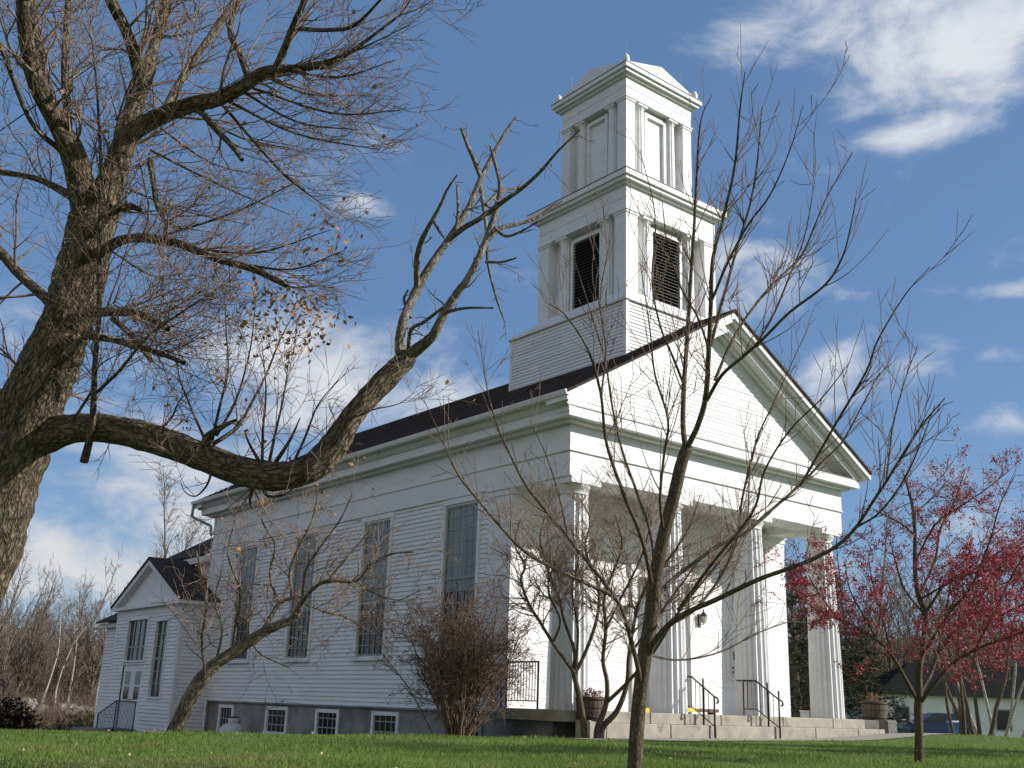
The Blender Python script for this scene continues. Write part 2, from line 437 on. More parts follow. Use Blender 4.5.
class TB:
    """fast collector of branch tubes and leaf quads"""
    def __init__(s):
        s.V = []; s.F = []; s.n = 0; s.A = []

    def coords(s, path, rad, sides):
        seg = np.concatenate([[0], np.cumsum(np.linalg.norm(np.diff(path, axis=0), axis=1))])
        ang = np.arange(sides)*2*math.pi/sides
        r = np.maximum(np.asarray(rad), float(np.mean(rad))*.6)
        o = (s.n*.137) % 50
        A = np.stack([r[:, None]*np.cos(ang)[None]+o, r[:, None]*np.sin(ang)[None]-o, np.repeat(seg[:, None]*.34, sides, 1)], -1)
        s.A.append((s.n, A.reshape(-1, 3)))

    def tube(s, path, rad, sides):
        path = np.asarray(path, float); rad = np.asarray(rad, float)
        n = len(path)
        t = np.gradient(path, axis=0)
        t /= np.linalg.norm(t, axis=1)[:, None]+1e-12
        mean = path[-1]-path[0]
        ref = np.zeros(3); ref[int(np.argmin(np.abs(mean)))] = 1.0
        a = np.cross(t, ref); a /= np.linalg.norm(a, axis=1)[:, None]+1e-12
        b = np.cross(t, a)
        ang = np.arange(sides)*2*math.pi/sides
        V = path[:, None, :]+rad[:, None, None]*(np.cos(ang)[None, :, None]*a[:, None, :]+np.sin(ang)[None, :, None]*b[:, None, :])
        i = np.arange(n-1)[:, None]*sides; j = np.arange(sides)[None, :]; k = (j+1) % sides
        F = np.stack([i+j, i+sides+j, i+sides+k, i+k], axis=-1).reshape(-1, 4)+s.n
        if sides > 4: s.coords(path, rad, sides)
        s.V.append(V.reshape(-1, 3)); s.F.append(F); s.n += n*sides

    def quad(s, pts):
        s.V.append(np.asarray(pts, float)); s.F.append(np.arange(4)[None, :]+s.n); s.n += 4

    def leaf(s, p, size, rng):
        a = rng.normal(size=3); a /= np.linalg.norm(a)
        b = np.cross(a, rng.normal(size=3)); b /= np.linalg.norm(b)+1e-9
        p = np.asarray(p, float)
        s.quad([p, p+size*(.45*a+.30*b), p+size*a, p+size*(.45*a-.30*b)])

    def build(s, name, mat, parent=None, smooth=True):
        me = bpy.data.meshes.new(name)
        V = np.concatenate(s.V) if s.V else np.zeros((0, 3)); F = np.concatenate(s.F) if s.F else np.zeros((0, 4), int)
        if parent is not None:
            V = V-parent_world(parent)
        me.vertices.add(len(V)); me.vertices.foreach_set('co', V.astype(np.float32).ravel())
        me.loops.add(len(F)*4); me.loops.foreach_set('vertex_index', F.astype(np.int32).ravel())
        me.polygons.add(len(F)); me.polygons.foreach_set('loop_start', np.arange(len(F), dtype=np.int32)*4)
        me.polygons.foreach_set('use_smooth', np.full(len(F), smooth))
        me.materials.append(mat)
        if s.A:
            at_ = me.attributes.new('bark', 'FLOAT_VECTOR', 'POINT')
            buf = np.zeros((len(V), 3), np.float32)
            for i0, A in s.A: buf[i0:i0+len(A)] = A
            at_.data.foreach_set('vector', buf.ravel())
        me.update(calc_edges=True)
        me.validate()
        o = bpy.data.objects.new(name, me)
        COL.objects.link(o)
        if parent is not None:
            o.parent = parent
        return o


def unit(v):
    return v/(np.linalg.norm(v)+1e-12)


def smooth_path(pts, per=5):
    """Catmull-Rom through rows of (x, y, z, r)"""
    P = np.asarray(pts, float)
    if len(P) < 3:
        ts = np.linspace(0, 1, per+1)[:, None]
        return P[0]*(1-ts)+P[-1]*ts
    Q = np.vstack([2*P[0]-P[1], P, 2*P[-1]-P[-2]])
    out = []
    for i in range(1, len(Q)-2):
        p0, p1, p2, p3 = Q[i-1], Q[i], Q[i+1], Q[i+2]
        for t in np.linspace(0, 1, per, endpoint=False):
            out.append(.5*((2*p1)+(-p0+p2)*t+(2*p0-5*p1+4*p2-p3)*t*t+(-p0+3*p1-3*p2+p3)*t**3))
    out.append(P[-1])
    out = np.array(out); out[:, 3] = np.maximum(out[:, 3], .0015)
    return out


def grow(tb, p, d, L, r, lvl, C, rng, ends=None):
    """one branch and its children. C: seg, wig, up, ang, dens, ratio, rmin, out(optional), rr"""
    n = max(3, int(L/C['seg'][lvl])+1)
    step = L/n
    path = [p]; dirs = [d]
    wig = C['wig']
    for i in range(n):
        d = unit(d+rng.normal(size=3)*wig+np.array((0, 0, C['up'][lvl]))*step)
        p = p+d*step
        path.append(p); dirs.append(d)
    rad = np.maximum(r*(1-np.linspace(0, 1, n+1)*C.get('taper', .75)), C['rmin'])
    rad[-1] *= .5
    tb.tube(path, rad, 6 if r > .03 else 4 if r > .012 else 3)
    if ends is not None and lvl <= C.get('endlvl', 0):
        ends.append((path, lvl))
    if lvl == 0:
        return
    k = rng.poisson(C['dens'][lvl]*L)
    for _ in range(k):
        t = rng.uniform(.12, 1.0)
        i = min(n-1, int(t*n)); fr = t*n-i
        q = path[i]*(1-fr)+path[i+1]*fr
        dd = dirs[i+1]
        side = unit(np.cross(dd, rng.normal(size=3)))
        a = R(rng.uniform(*C['ang']))
        nd = unit(dd*math.cos(a)+side*math.sin(a))
        l2 = L*rng.uniform(*C['ratio'])*(1-.45*t)
        grow(tb, q, nd, l2, max(C['rmin'], min(rad[i]*.7, r*C.get('rr', .5))), lvl-1, C, rng, ends)


def spawn(tb, path, C, lvl, dens, lens, rng, ends=None, t0=.1, bias=(0, 0, 0), ang=(30, 75), rk=.35, rmax=.05):
    """children along a limb path of rows (x, y, z, r)"""
    seg = np.linalg.norm(np.diff(path[:, :3], axis=0), axis=1)
    cum = np.concatenate([[0], np.cumsum(seg)])
    L = cum[-1]
    for _ in range(rng.poisson(dens*L*(1-t0))):
        s_ = rng.uniform(t0, 1.0)*L
        i = min(len(seg)-1, int(np.searchsorted(cum, s_)-1)); i = max(i, 0)
        fr = (s_-cum[i])/(seg[i]+1e-9)
        q = path[i]*(1-fr)+path[i+1]*fr
        dd = unit(path[i+1][:3]-path[i][:3])
        side = unit(np.cross(dd, rng.normal(size=3)))
        a = R(rng.uniform(*ang))
        nd = unit(dd*math.cos(a)+side*math.sin(a)+np.array(bias))
        grow(tb, q[:3], nd, rng.uniform(*lens)*(1-.35*s_/L), min(rmax, max(C['rmin'], q[3]*rk)), lvl, C, rng, ends)


def limb(pts, d0, k=1.0):
    """rows (px, py, radius px, depth shift in metres) -> 3-D path"""
    out = []
    for p in pts:
        px, py, rp = p[:3]
        dz = p[3] if len(p) > 3 else 0.0
        d = d0+dz
        q = dep(px, py, d)
        out.append((q[0], q[1], q[2], rp*k*d/FPX))
    return smooth_path(out)


def rough_tube(tb, path, sides, rng, amp=.08):
    """trunk tube with knobs and ridges"""
    n = len(path)
    P = path[:, :3]
    t = np.gradient(P, axis=0); t /= np.linalg.norm(t, axis=1)[:, None]+1e-12
    mean = P[-1]-P[0]
    ref = np.zeros(3); ref[int(np.argmin(np.abs(mean)))] = 1.0
    a = np.cross(t, ref); a /= np.linalg.norm(a, axis=1)[:, None]
    b = np.cross(t, a)
    ang = np.arange(sides)*2*math.pi/sides
    ph = rng.uniform(0, 6.28, 4)
    ii = np.arange(n)[:, None]
    mod = 1+amp*(np.sin(3*ang[None]+ph[0]+ii*.13)*.6+np.sin(5*ang[None]+ph[1]-ii*.2)*.45+np.sin(2*ang[None]+ii*.45+ph[2])*.5)+rng.normal(size=(n, sides))*amp*.35
    V = P[:, None]+(path[:, 3][:, None]*mod)[:, :, None]*(np.cos(ang)[None, :, None]*a[:, None]+np.sin(ang)[None, :, None]*b[:, None])
    i = np.arange(n-1)[:, None]*sides; j = np.arange(sides)[None]; k = (j+1) % sides
    tb.coords(P, path[:, 3], sides)
    tb.V.append(V.reshape(-1, 3)); tb.F.append(np.stack([i+j, i+sides+j, i+sides+k, i+k], -1).reshape(-1, 4)+tb.n); tb.n += n*sides


# ------------------------------------------------------------------ the ground
def sstep(x, a, b):
    t = np.clip((np.asarray(x, float)-a)/(b-a), 0, 1)
    return t*t*(3-2*t)


_lat0 = dep(948, 735, 29.0)


def ground_z(x, y):
    x = np.asarray(x, float); y = np.asarray(y, float)
    dx = x-CAM[0]; dy = y-CAM[1]
    d = np.hypot(dx, dy)
    fwd = dx*math.sin(YAW)+dy*math.cos(YAW)
    lat = dx*math.cos(YAW)-dy*math.sin(YAW)
    z = -.53+0*x
    z = z-1.05*(1-sstep(d, 3.0, 10.0))
    left = np.maximum(1-sstep(x, -.5, 5.0), sstep(y, 19.0, 27.0)*(1-sstep(lat, 6.0, 12.0)))
    drop = np.clip(y+1.2, 0, 23.0)*.050
    z = z-drop*left*(1-.25*sstep(y, 40, 80))
    right = sstep(x, 9.0, 14.0)
    z = z-right*.9*sstep(fwd, 34, 62)
    z = z+.25*np.exp(-(((lat-(_lat0[0]-CAM[0])*math.cos(YAW)+(_lat0[1]-CAM[1])*math.sin(YAW))/3.4)**2+((fwd-29.5)/2.6)**2))
    z = z+.035*np.sin(x*.55+1.3)*np.sin(y*.43+.4)*sstep(d, 6, 12)*(1-sstep(np.hypot(x-5, y+1), 0, 6)*0)
    far = sstep(d, 110, 500)
    z = z+far*6*np.sin(x*.006+1)*np.sin(y*.005+.5)
    return z


def gz(x, y):
    return float(ground_z(x, y))


def axis_coords(lo, hi, step):
    a = list(np.arange(lo, hi+1e-6, step))
    s_, p = step, hi
    while p < 900:
        s_ *= 1.35; p += s_; a.append(p)
    s_, p = step, lo
    while p > -900:
        s_ *= 1.35; p -= s_; a.insert(0, p)
    return np.array(a)


gx = axis_coords(-24, 30, .45); gy = axis_coords(-24, 32, .45)
GX, GY = np.meshgrid(gx, gy, indexing='ij')
GZ = ground_z(GX, GY)
nx, ny = GX.shape
I = np.arange(nx-1)[:, None]*ny; J = np.arange(ny-1)[None]
gt = TB()
gt.V.append(np.stack([GX, GY, GZ], -1).reshape(-1, 3))
gt.F.append(np.stack([I+J, I+ny+J, I+ny+J+1, I+J+1], -1).reshape(-1, 4)); gt.n = nx*ny

LAWN = bpy.data.materials.new('lawn_and_leaf_litter'); LAWN.use_nodes = True
t_ = LAWN.node_tree; b_ = t_.nodes['Principled BSDF']; b_.inputs['Roughness'].default_value = .95; b_.inputs['Specular IOR Level'].default_value = .1
tc_ = t_.nodes.new('ShaderNodeTexCoord')
a1 = t_.nodes.new('ShaderNodeTexNoise'); a1.inputs['Scale'].default_value = .5; a1.inputs['Detail'].default_value = 8; t_.links.new(tc_.outputs['Object'], a1.inputs['Vector'])
ra = t_.nodes.new('ShaderNodeValToRGB'); ra.color_ramp.elements[0].position = .35; ra.color_ramp.elements[0].color = (.070, .125, .022, 1)
ra.color_ramp.elements[1].position = .68; ra.color_ramp.elements[1].color = (.12, .165, .042, 1); t_.links.new(a1.outputs['Fac'], ra.inputs['Fac'])
a2 = t_.nodes.new('ShaderNodeTexNoise'); a2.inputs['Scale'].default_value = 1.4; a2.inputs['Detail'].default_value = 9; t_.links.new(tc_.outputs['Object'], a2.inputs['Vector'])
rb = t_.nodes.new('ShaderNodeValToRGB'); rb.color_ramp.elements[0].position = .35; rb.color_ramp.elements[0].color = (.035, .026, .018, 1)
rb.color_ramp.elements[1].position = .7; rb.color_ramp.elements[1].color = (.12, .09, .055, 1); t_.links.new(a2.outputs['Fac'], rb.inputs['Fac'])
# lawn lies around the church; leaf litter under the wood behind it (a line through the place, ragged)
sx_ = t_.nodes.new('ShaderNodeSeparateXYZ'); t_.links.new(tc_.outputs['Object'], sx_.inputs[0])
def tm(op, a, b):
    n = t_.nodes.new('ShaderNodeMath'); n.operation = op
    for i, v in enumerate((a, b)):
        if isinstance(v, (int, float)): n.inputs[i].default_value = v
        else: t_.links.new(v, n.inputs[i])
    return n.outputs[0]
edge = tm('ADD', tm('MULTIPLY', sx_.outputs['Y'], .9), tm('MULTIPLY', sx_.outputs['X'], -.55))
edge = tm('ADD', edge, tm('MULTIPLY', a2.outputs['Fac'], 5.0))
mk = t_.nodes.new('ShaderNodeMapRange'); t_.links.new(edge, mk.inputs['Value']); mk.inputs['From Min'].default_value = 13.5; mk.inputs['From Max'].default_value = 15.5
mg = t_.nodes.new('ShaderNodeMix'); mg.data_type = 'RGBA'; t_.links.new(mk.outputs[0], mg.inputs['Factor']); t_.links.new(ra.outputs['Color'], mg.inputs['A']); t_.links.new(rb.outputs['Color'], mg.inputs['B'])
t_.links.new(mg.outputs['Result'], b_.inputs['Base Color'])
gob = gt.build('ground', LAWN)
tag(gob, kind='structure')


# ------------------------------------------------------------------ the church
W, L, YW = 10.4, 19.14, 2.06
HC, HS, HK, HK2, HE, HR = 5.06, 5.095, 6.318, 6.567, 6.80, 10.20
PJ, QO = .395, .617
CXM = W/2
SL = (HR-HE)/(CXM+QO)
church = thing('church', 'white clapboard church with four fluted porch columns and a two-stage square bell tower', 'church', (CXM, 9.0, -.5))


def part(mb, name, mat, parent=church, label=None):
    o = mb.build(name, mat, parent)
    if label: o['label'] = label
    return o


# openings of the long side wall: (y0, y1, z0, z1)
WINS = [(c-.69, c+.69, 1.20, 4.90) for c in (4.07, 8.05, 12.15, 16.15)]
CELL = [(2.95, 3.70, -.95, -.22), (6.45, 7.75, -.95, -.20), (9.45, 10.75, -.95, -.20), (12.45, 13.85, -.98, -.19), (16.15, 17.25, -1.5, -.20)]


def side_spans(zb, zt):
    zm = (zb+zt)/2
    cuts = [(a, b) for a, b, c, d in WINS if c < zm < d]
    u = YW+.87; out = []
    for a, b in sorted(cuts):
        out.append((u, a, u, a)); u = b
    out.append((u, 18.25, u, 18.25))
    return out


part(MB().clap((.06, 0, 0), (0, 1, 0), (-1, 0, 0), -.083, HS+.02, .118, side_spans, .034), 'side_siding', CLAP)
part(MB().box(.15, W-.15, YW+.5, L-.05, -2.4, HK), 'wall_core', PAINT)
part(MB().box(W-.14, W, YW, L, -.083, HS+.1).box(.06, W, L-.04, L+.02, -.083, HS+.1), 'far_walls', PAINT)

f = MB()
u = YW
for a, b, c, d in sorted(CELL):
    f.box(.09, .14, u, a, -2.4, -.083); f.box(.09, .14, a, b, -2.4, c); f.box(.09, .14, a, b, d, -.083); u = b
f.box(.09, .14, u, L, -2.4, -.083)
f.box(.0, .2, YW+.01, L-.02, -.13, -.086)
part(f, 'foundation', CONC)

for (a, b, c, d) in WINS:
    cs = MB()
    cs.box(-.005, .12, a-.11, a, c-.02, d+.03); cs.box(-.005, .12, b, b+.11, c-.02, d+.03); cs.box(-.012, .12, a-.14, b+.14, d+.03, d+.17)
    w = part(cs, 'window', PAINT)
    part(MB().box(-.07, .12, a-.15, b+.15, c-.10, c-.022), 'sill', TRIM, w)
    sh = MB()
    x0, x1 = .055, .088
    sh.box(x0, x1, a+.001, a+.05, c, d); sh.box(x0, x1, b-.05, b-.001, c, d); sh.box(x0, x1, a+.05, b-.05, c, c+.07); sh.box(x0, x1, a+.05, b-.05, d-.06, d)
    mid = c+(d-c)*.5
    sh.box(x0-.008, x1, a+.05, b-.05, mid-.03, mid+.03)
    for k in range(1, 5):
        y = a+(b-a)*k/5
        sh.box(x0+.012, x1-.002, y-.011, y+.011, c+.07, d-.06)
    for k in range(1, 12):
        z = c+(d-c)*k/12
        if k != 6: sh.box(x0+.010, x1-.004, a+.05, b-.05, z-.010, z+.010)
    part(sh, 'sash', SASH, w)
    part(MB().box(.092, .10, a, b, c, d), 'pane', GLASS, w)
    hh = c+(d-c)*random.Random(int(a*10)).uniform(.34, .48)
    part(MB().box(.079, .0915, a+.06, b-.06, hh, d-.06), 'drape_and_reflection', CURTAIN_REFL, w)  # slab before the upper panes: drapes and painted sky reflection
for (a, b, c, d) in CELL:
    cs = MB()
    cs.box(.04, .13, a, a+.11, c, d); cs.box(.04, .13, b-.11, b, c, d); cs.box(.045, .13, a+.11, b-.11, d-.10, d-.002); cs.box(.02, .13, a-.03, b+.03, c-.05, c+.06)
    w = part(cs, 'cellar_window', SASH if b-a < 1 else PAINT)
    sh = MB()
    n = 4 if b-a > 1 else 2
    for k in range(1, n):
        y = a+.11+(b-a-.22)*k/n
        sh.box(.085, .10, y-.014, y+.014, c+.06, d-.10)
    for k in range(1, 3):
        z = c+(d-c)*k/3
        sh.box(.086, .099, a+.11, b-.11, z-.014, z+.014)
    part(sh, 'muntin', SASH, w)
    part(MB().box(.105, .11, a+.05, b-.05, c, d), 'pane', DARKGLASS, w)
part(MB().rod((-.06, 18.1, -1.9), (-.06, 18.1, -.10), .035, 10), 'white_pipe', PAINT)

# corner pilasters (antae)
for nm, x0, x1, y0, y1 in (('pilaster', -.0, .87, YW-.03, YW+.87), ('pilaster', .0, .5, 18.25, L+.03), ('pilaster', W-.87, W+.02, YW-.03, YW+.87)):
    part(MB().box(x0, x1, y0, y1, -.083, HS-.19).box(x0-.03, x1+.03, y0-.03, y1+.03, HS-.19, HS-.06).box(x0-.06, x1+.06, y0-.06, y1+.06, HS-.06, HS-.005), nm, PAINT)

# front wall with the recessed doorway
DX0, DX1, DZ = 4.20, 6.20, 3.35


def front_spans(zb, zt):
    zm = (zb+zt)/2
    if zm < DZ:
        return [(.87, DX0, .87, DX0), (DX1, W-.87, DX1, W-.87)]
    return [(.87, W-.87, .87, W-.87)]


part(MB().clap((0, YW+.02, 0), (1, 0, 0), (0, -1, 0), .0, HC+.24, .118, front_spans, .012), 'front_siding', CLAP)
part(MB().box(DX0-.18, DX0, YW-.06, YW+.44, 0, DZ).box(DX1, DX1+.18, YW-.06, YW+.44, 0, DZ).box(DX0-.24, DX1+.24, YW-.08, YW+.44, DZ, DZ+.3).box(DX0, DX1, YW+.40, YW+.48, 2.45, DZ), 'door_surround', PAINT)
for a, b, h in ((DX0+.01, CXM-.006, -1), (CXM+.006, DX1-.01, 1)):
    dm = MB().box(a, b, YW+.36, YW+.41, .02, 2.44)
    for z0, z1 in ((.18, .9), (1.02, 1.62), (1.74, 2.3)):
        for q in (0, 1):
            xa = a+.12+q*(b-a-.12)/2; xb = a+(q+1)*(b-a-.12)/2
            dm.bev(xa, xb, YW+.345, YW+.361, z0, z1, .01)
    dr = part(dm, 'door', DOORM)
    hx = CXM+h*.09
    part(MB().rod((hx, YW+.36, 1.05), (hx, YW+.29, 1.05), .014, 8).lathe(hx, YW+.28, [(.0, 1.02), (.03, 1.03), (.035, 1.05), (.03, 1.07), (.0, 1.08)], 10), 'handle', BRASS, dr)
part(MB().box(.7, W-.7, .70, YW+.01, HC+.22, HC+.27).box(.75, W-.75, .76, .80, HC+.14, HC+.219), 'porch_ceiling', PAINT)

# columns
CP = [(0.0, .450), (.06*HC, .446), (.25*HC, .434), (.5*HC, .410), (.75*HC, .382), (HC-.36, .352)]
for cx_ in (.50, .50+3.133, .50+6.267, W-.50):
    c_ = part(MB().lathe(cx_, .44, [(r, z) for z, r in CP], flute=20, depth=.10), 'column', PAINT)
    part(MB().lathe(cx_, .44, [(.352, HC-.36), (.365, HC-.345), (.352, HC-.33), (.358, HC-.29), (.385, HC-.25), (.43, HC-.19), (.445, HC-.155), (.44, HC-.14)], 32)
         .bev(cx_-.465, cx_+.465, .44-.46, .90, HC-.14, HC-.002, .008), 'capital', PAINT, c_)

# entablature
e = MB()
e.box(0, W, 0, .84, HC, 5.66); e.box(0, .80, .841, YW+.3, HC, 5.66); e.box(W-.80, W, .841, YW+.3, HC, 5.66)
e.box(-.012, .14, YW+.301, L, HS, 5.66); e.box(W-.14, W+.012, YW+.301, L, HS, 5.66)
part(e, 'architrave', PAINT)
e = MB().box(-.02, W+.02, -.02, L+.02, 5.66, HK)
part(e, 'frieze', PAINT)
tn = MB().box(-.045, W+.045, -.045, L+.045, 5.63, 5.66)
part(tn, 'taenia', TRIM)
e = MB().box(-PJ, W+PJ, -PJ, L+PJ, HK, HK2-.03)
e.box(-PJ*.5, W+PJ*.5, -PJ*.5, L+PJ*.5, HK-.07, HK-.001)
part(e, 'cornice', PAINT)
part(MB().box(-PJ-.012, W+PJ+.012, -PJ-.012, .0, HK2-.029, HK2-.005), 'cornice_flashing', FLASH)


def zr(x):
    return HE+SL*(min(x, W-x)+QO)


# eaves and raking cornice
for sx in (0, 1):
    X = (lambda v: v) if sx == 0 else (lambda v: W-v)
    pr = [(-.43, HK2-.029), (-.50, HK2+.04), (-.56, HK2+.13), (-QO, HK2+.165), (-QO, HE-.02), (-.1, HE-.02), (-.1, HK2-.029)]
    part(MB().prism([(X(a), b) for a, b in pr], 'y', -PJ-.004, L+QO), 'eave_cornice', TRIM)
gr = MB()
for yy0, yy1 in ((-QO-.02, L+QO),):
    gr.prism([(-QO-.005, HE-.13), (-QO-.10, HE-.11), (-QO-.13, HE-.03), (-QO-.13, HE+.0), (-QO-.005, HE-.01)], 'y', yy0, yy1)
gob_ = part(gr, 'gutter', TRIM)
part(MB().path([(-QO-.07, L+QO-.12, HE-.12), (-QO-.07, L+QO-.10, HE-.55), (-.10, L+.12, HE-.85), (-.06, L+.10, HE-1.2)], .05, 10), 'downspout', GUTTER, gob_)


def chev(mb, off0, off1, y0, y1, xin=0.0):
    """two halves of a raking band between off0 and off1 below the roof line"""
    for s_ in (0, 1):
        X = (lambda v: v) if s_ == 0 else (lambda v: W-v)
        xa = -QO+xin
        q = [(X(xa), zr(xa)-off1), (X(CXM), HR-off1), (X(CXM), HR-off0), (X(xa), zr(xa)-off0)]
        mb.prism(q if s_ == 0 else q[::-1], 'y', y0, y1)
    return mb


rk = chev(MB(), .035, .20, -QO, .10, -.05)
chev(rk, .201, .27, -QO+.06, .10, .03)
chev(rk, .271, .50, -PJ-.008, .10, .20)
chev(rk, .501, .58, -.14, .10, .48)
part(rk, 'raking_cornice', PAINT)
rkb = chev(MB(), .035, .26, L, L+QO)
part(rkb, 'rear_rake', PAINT)


def tym_spans(zb, zt):
    xb = (zb+.5-HE)/SL-QO; xt = (zt+.5-HE)/SL-QO
    xb = max(.1, xb); xt = max(.1, xt)
    if xb > CXM-.05: return []
    xt = min(xt, CXM)
    return [(xb, W-xb, xt, W-xt)]


part(MB().clap((0, .012, 0), (1, 0, 0), (0, -1, 0), HK2-.03, HR-.45, .105, tym_spans, .016), 'tympanum_siding', CLAP)
for ya, yb in ((.03, .25), (L-.2, L)):
    part(MB().prism([(.0, HK2-.03), (W, HK2-.03), (CXM, HR-.35)], 'y', ya, yb), 'gable_wall', PAINT)

rf = MB()
for s_ in (0, 1):
    X = (lambda v: v) if s_ == 0 else (lambda v: W-v)
    n = 30
    for k in range(n):      # shingle courses, each lapping the one below
        ua = -QO-.06+(CXM+QO+.06)*k/n; ub = -QO-.06+(CXM+QO+.06)*(k+1)/n
        za = HE+SL*(ua+QO); zb = HE+SL*(ub+QO)
        q = [(X(ua), za-.03), (X(ub), zb-.03), (X(ub), zb+.03), (X(ua), za+.052)]
        rf.prism(q if s_ == 0 else q[::-1], 'y', -QO-.045, L+QO+.045)
roof = part(rf, 'roof', ROOF)
part(MB().prism([(CXM-.16, HR-.03), (CXM, HR+.065), (CXM+.16, HR-.03)], 'y', -QO-.04, L+QO+.04), 'ridge_cap', ROOF, roof)

# porch floor and steps: granite blocks
sl_ = MB()
xs = [-.25, 2.35, 4.75, 7.1, 9.2, 10.66]
for a, b in zip(xs[:-1], xs[1:]):
    sl_.bev(a+.004, b-.004, -.20, YW, -.235, -.002, .02)
part(sl_, 'porch_floor', STONE)
st_ = MB()
xs = [.62, 2.6, 4.1, 6.3, 7.9, 9.75, 11.0]
for a, b in zip(xs[:-1], xs[1:]):
    st_.bev(a+.004, b-.004, -.58, .4, -.75, -.24, .02)
part(st_, 'porch_step', STONE)
part(MB().box(.0, W+.1, .42, YW+.1, -1.6, -.237), 'porch_footing', CONC)
part(MB().bev(10.68, 11.45, -.12, .55, -.235, -.01, .02), 'step_end_block', DARKSTONE)

# ------------------------------------------------------------------ bell tower
TX, TY = CXM, 3.42
H1, H2, H3 = 2.405, 1.855, 1.406
tb_ = MB().box(TX-H1+.05, TX+H1-.05, TY-H1+.05, TY+H1-.05, 7.0, 10.40)
tower = part(tb_, 'tower_base', PAINT)
full = lambda zb, zt: [(-H1+.09, H1-.09, -H1+.09, H1-.09)]
part(MB().clap((TX, TY-H1+.035, 0), (1, 0, 0), (0, -1, 0), 7.0, 10.36, .10, full, .026).clap((TX-H1+.035, TY, 0), (0, 1, 0), (-1, 0, 0), 7.0, 10.36, .10, full, .026)
     .clap((TX+H1-.035, TY, 0), (0, 1, 0), (1, 0, 0), 7.0, 10.36, .10, full, .026), 'tower_siding', CLAP, tower)
for sx in (-1, 1):
    for sy in (-1, 1):
        x = TX+sx*(H1-.05); y = TY+sy*(H1-.05)
        part(MB().box(x-.055, x+.055, y-.055, y+.055, 7.0, 10.37), 'corner_board', PAINT, tower)
part(MB().box(TX-H1-.05, TX+H1+.05, TY-H1-.05, TY+H1+.05, 10.37, 10.43).frustum(TX, TY, H1+.035, 10.431, H2+.04, 10.88), 'tower_skirt', TRIM, tower)


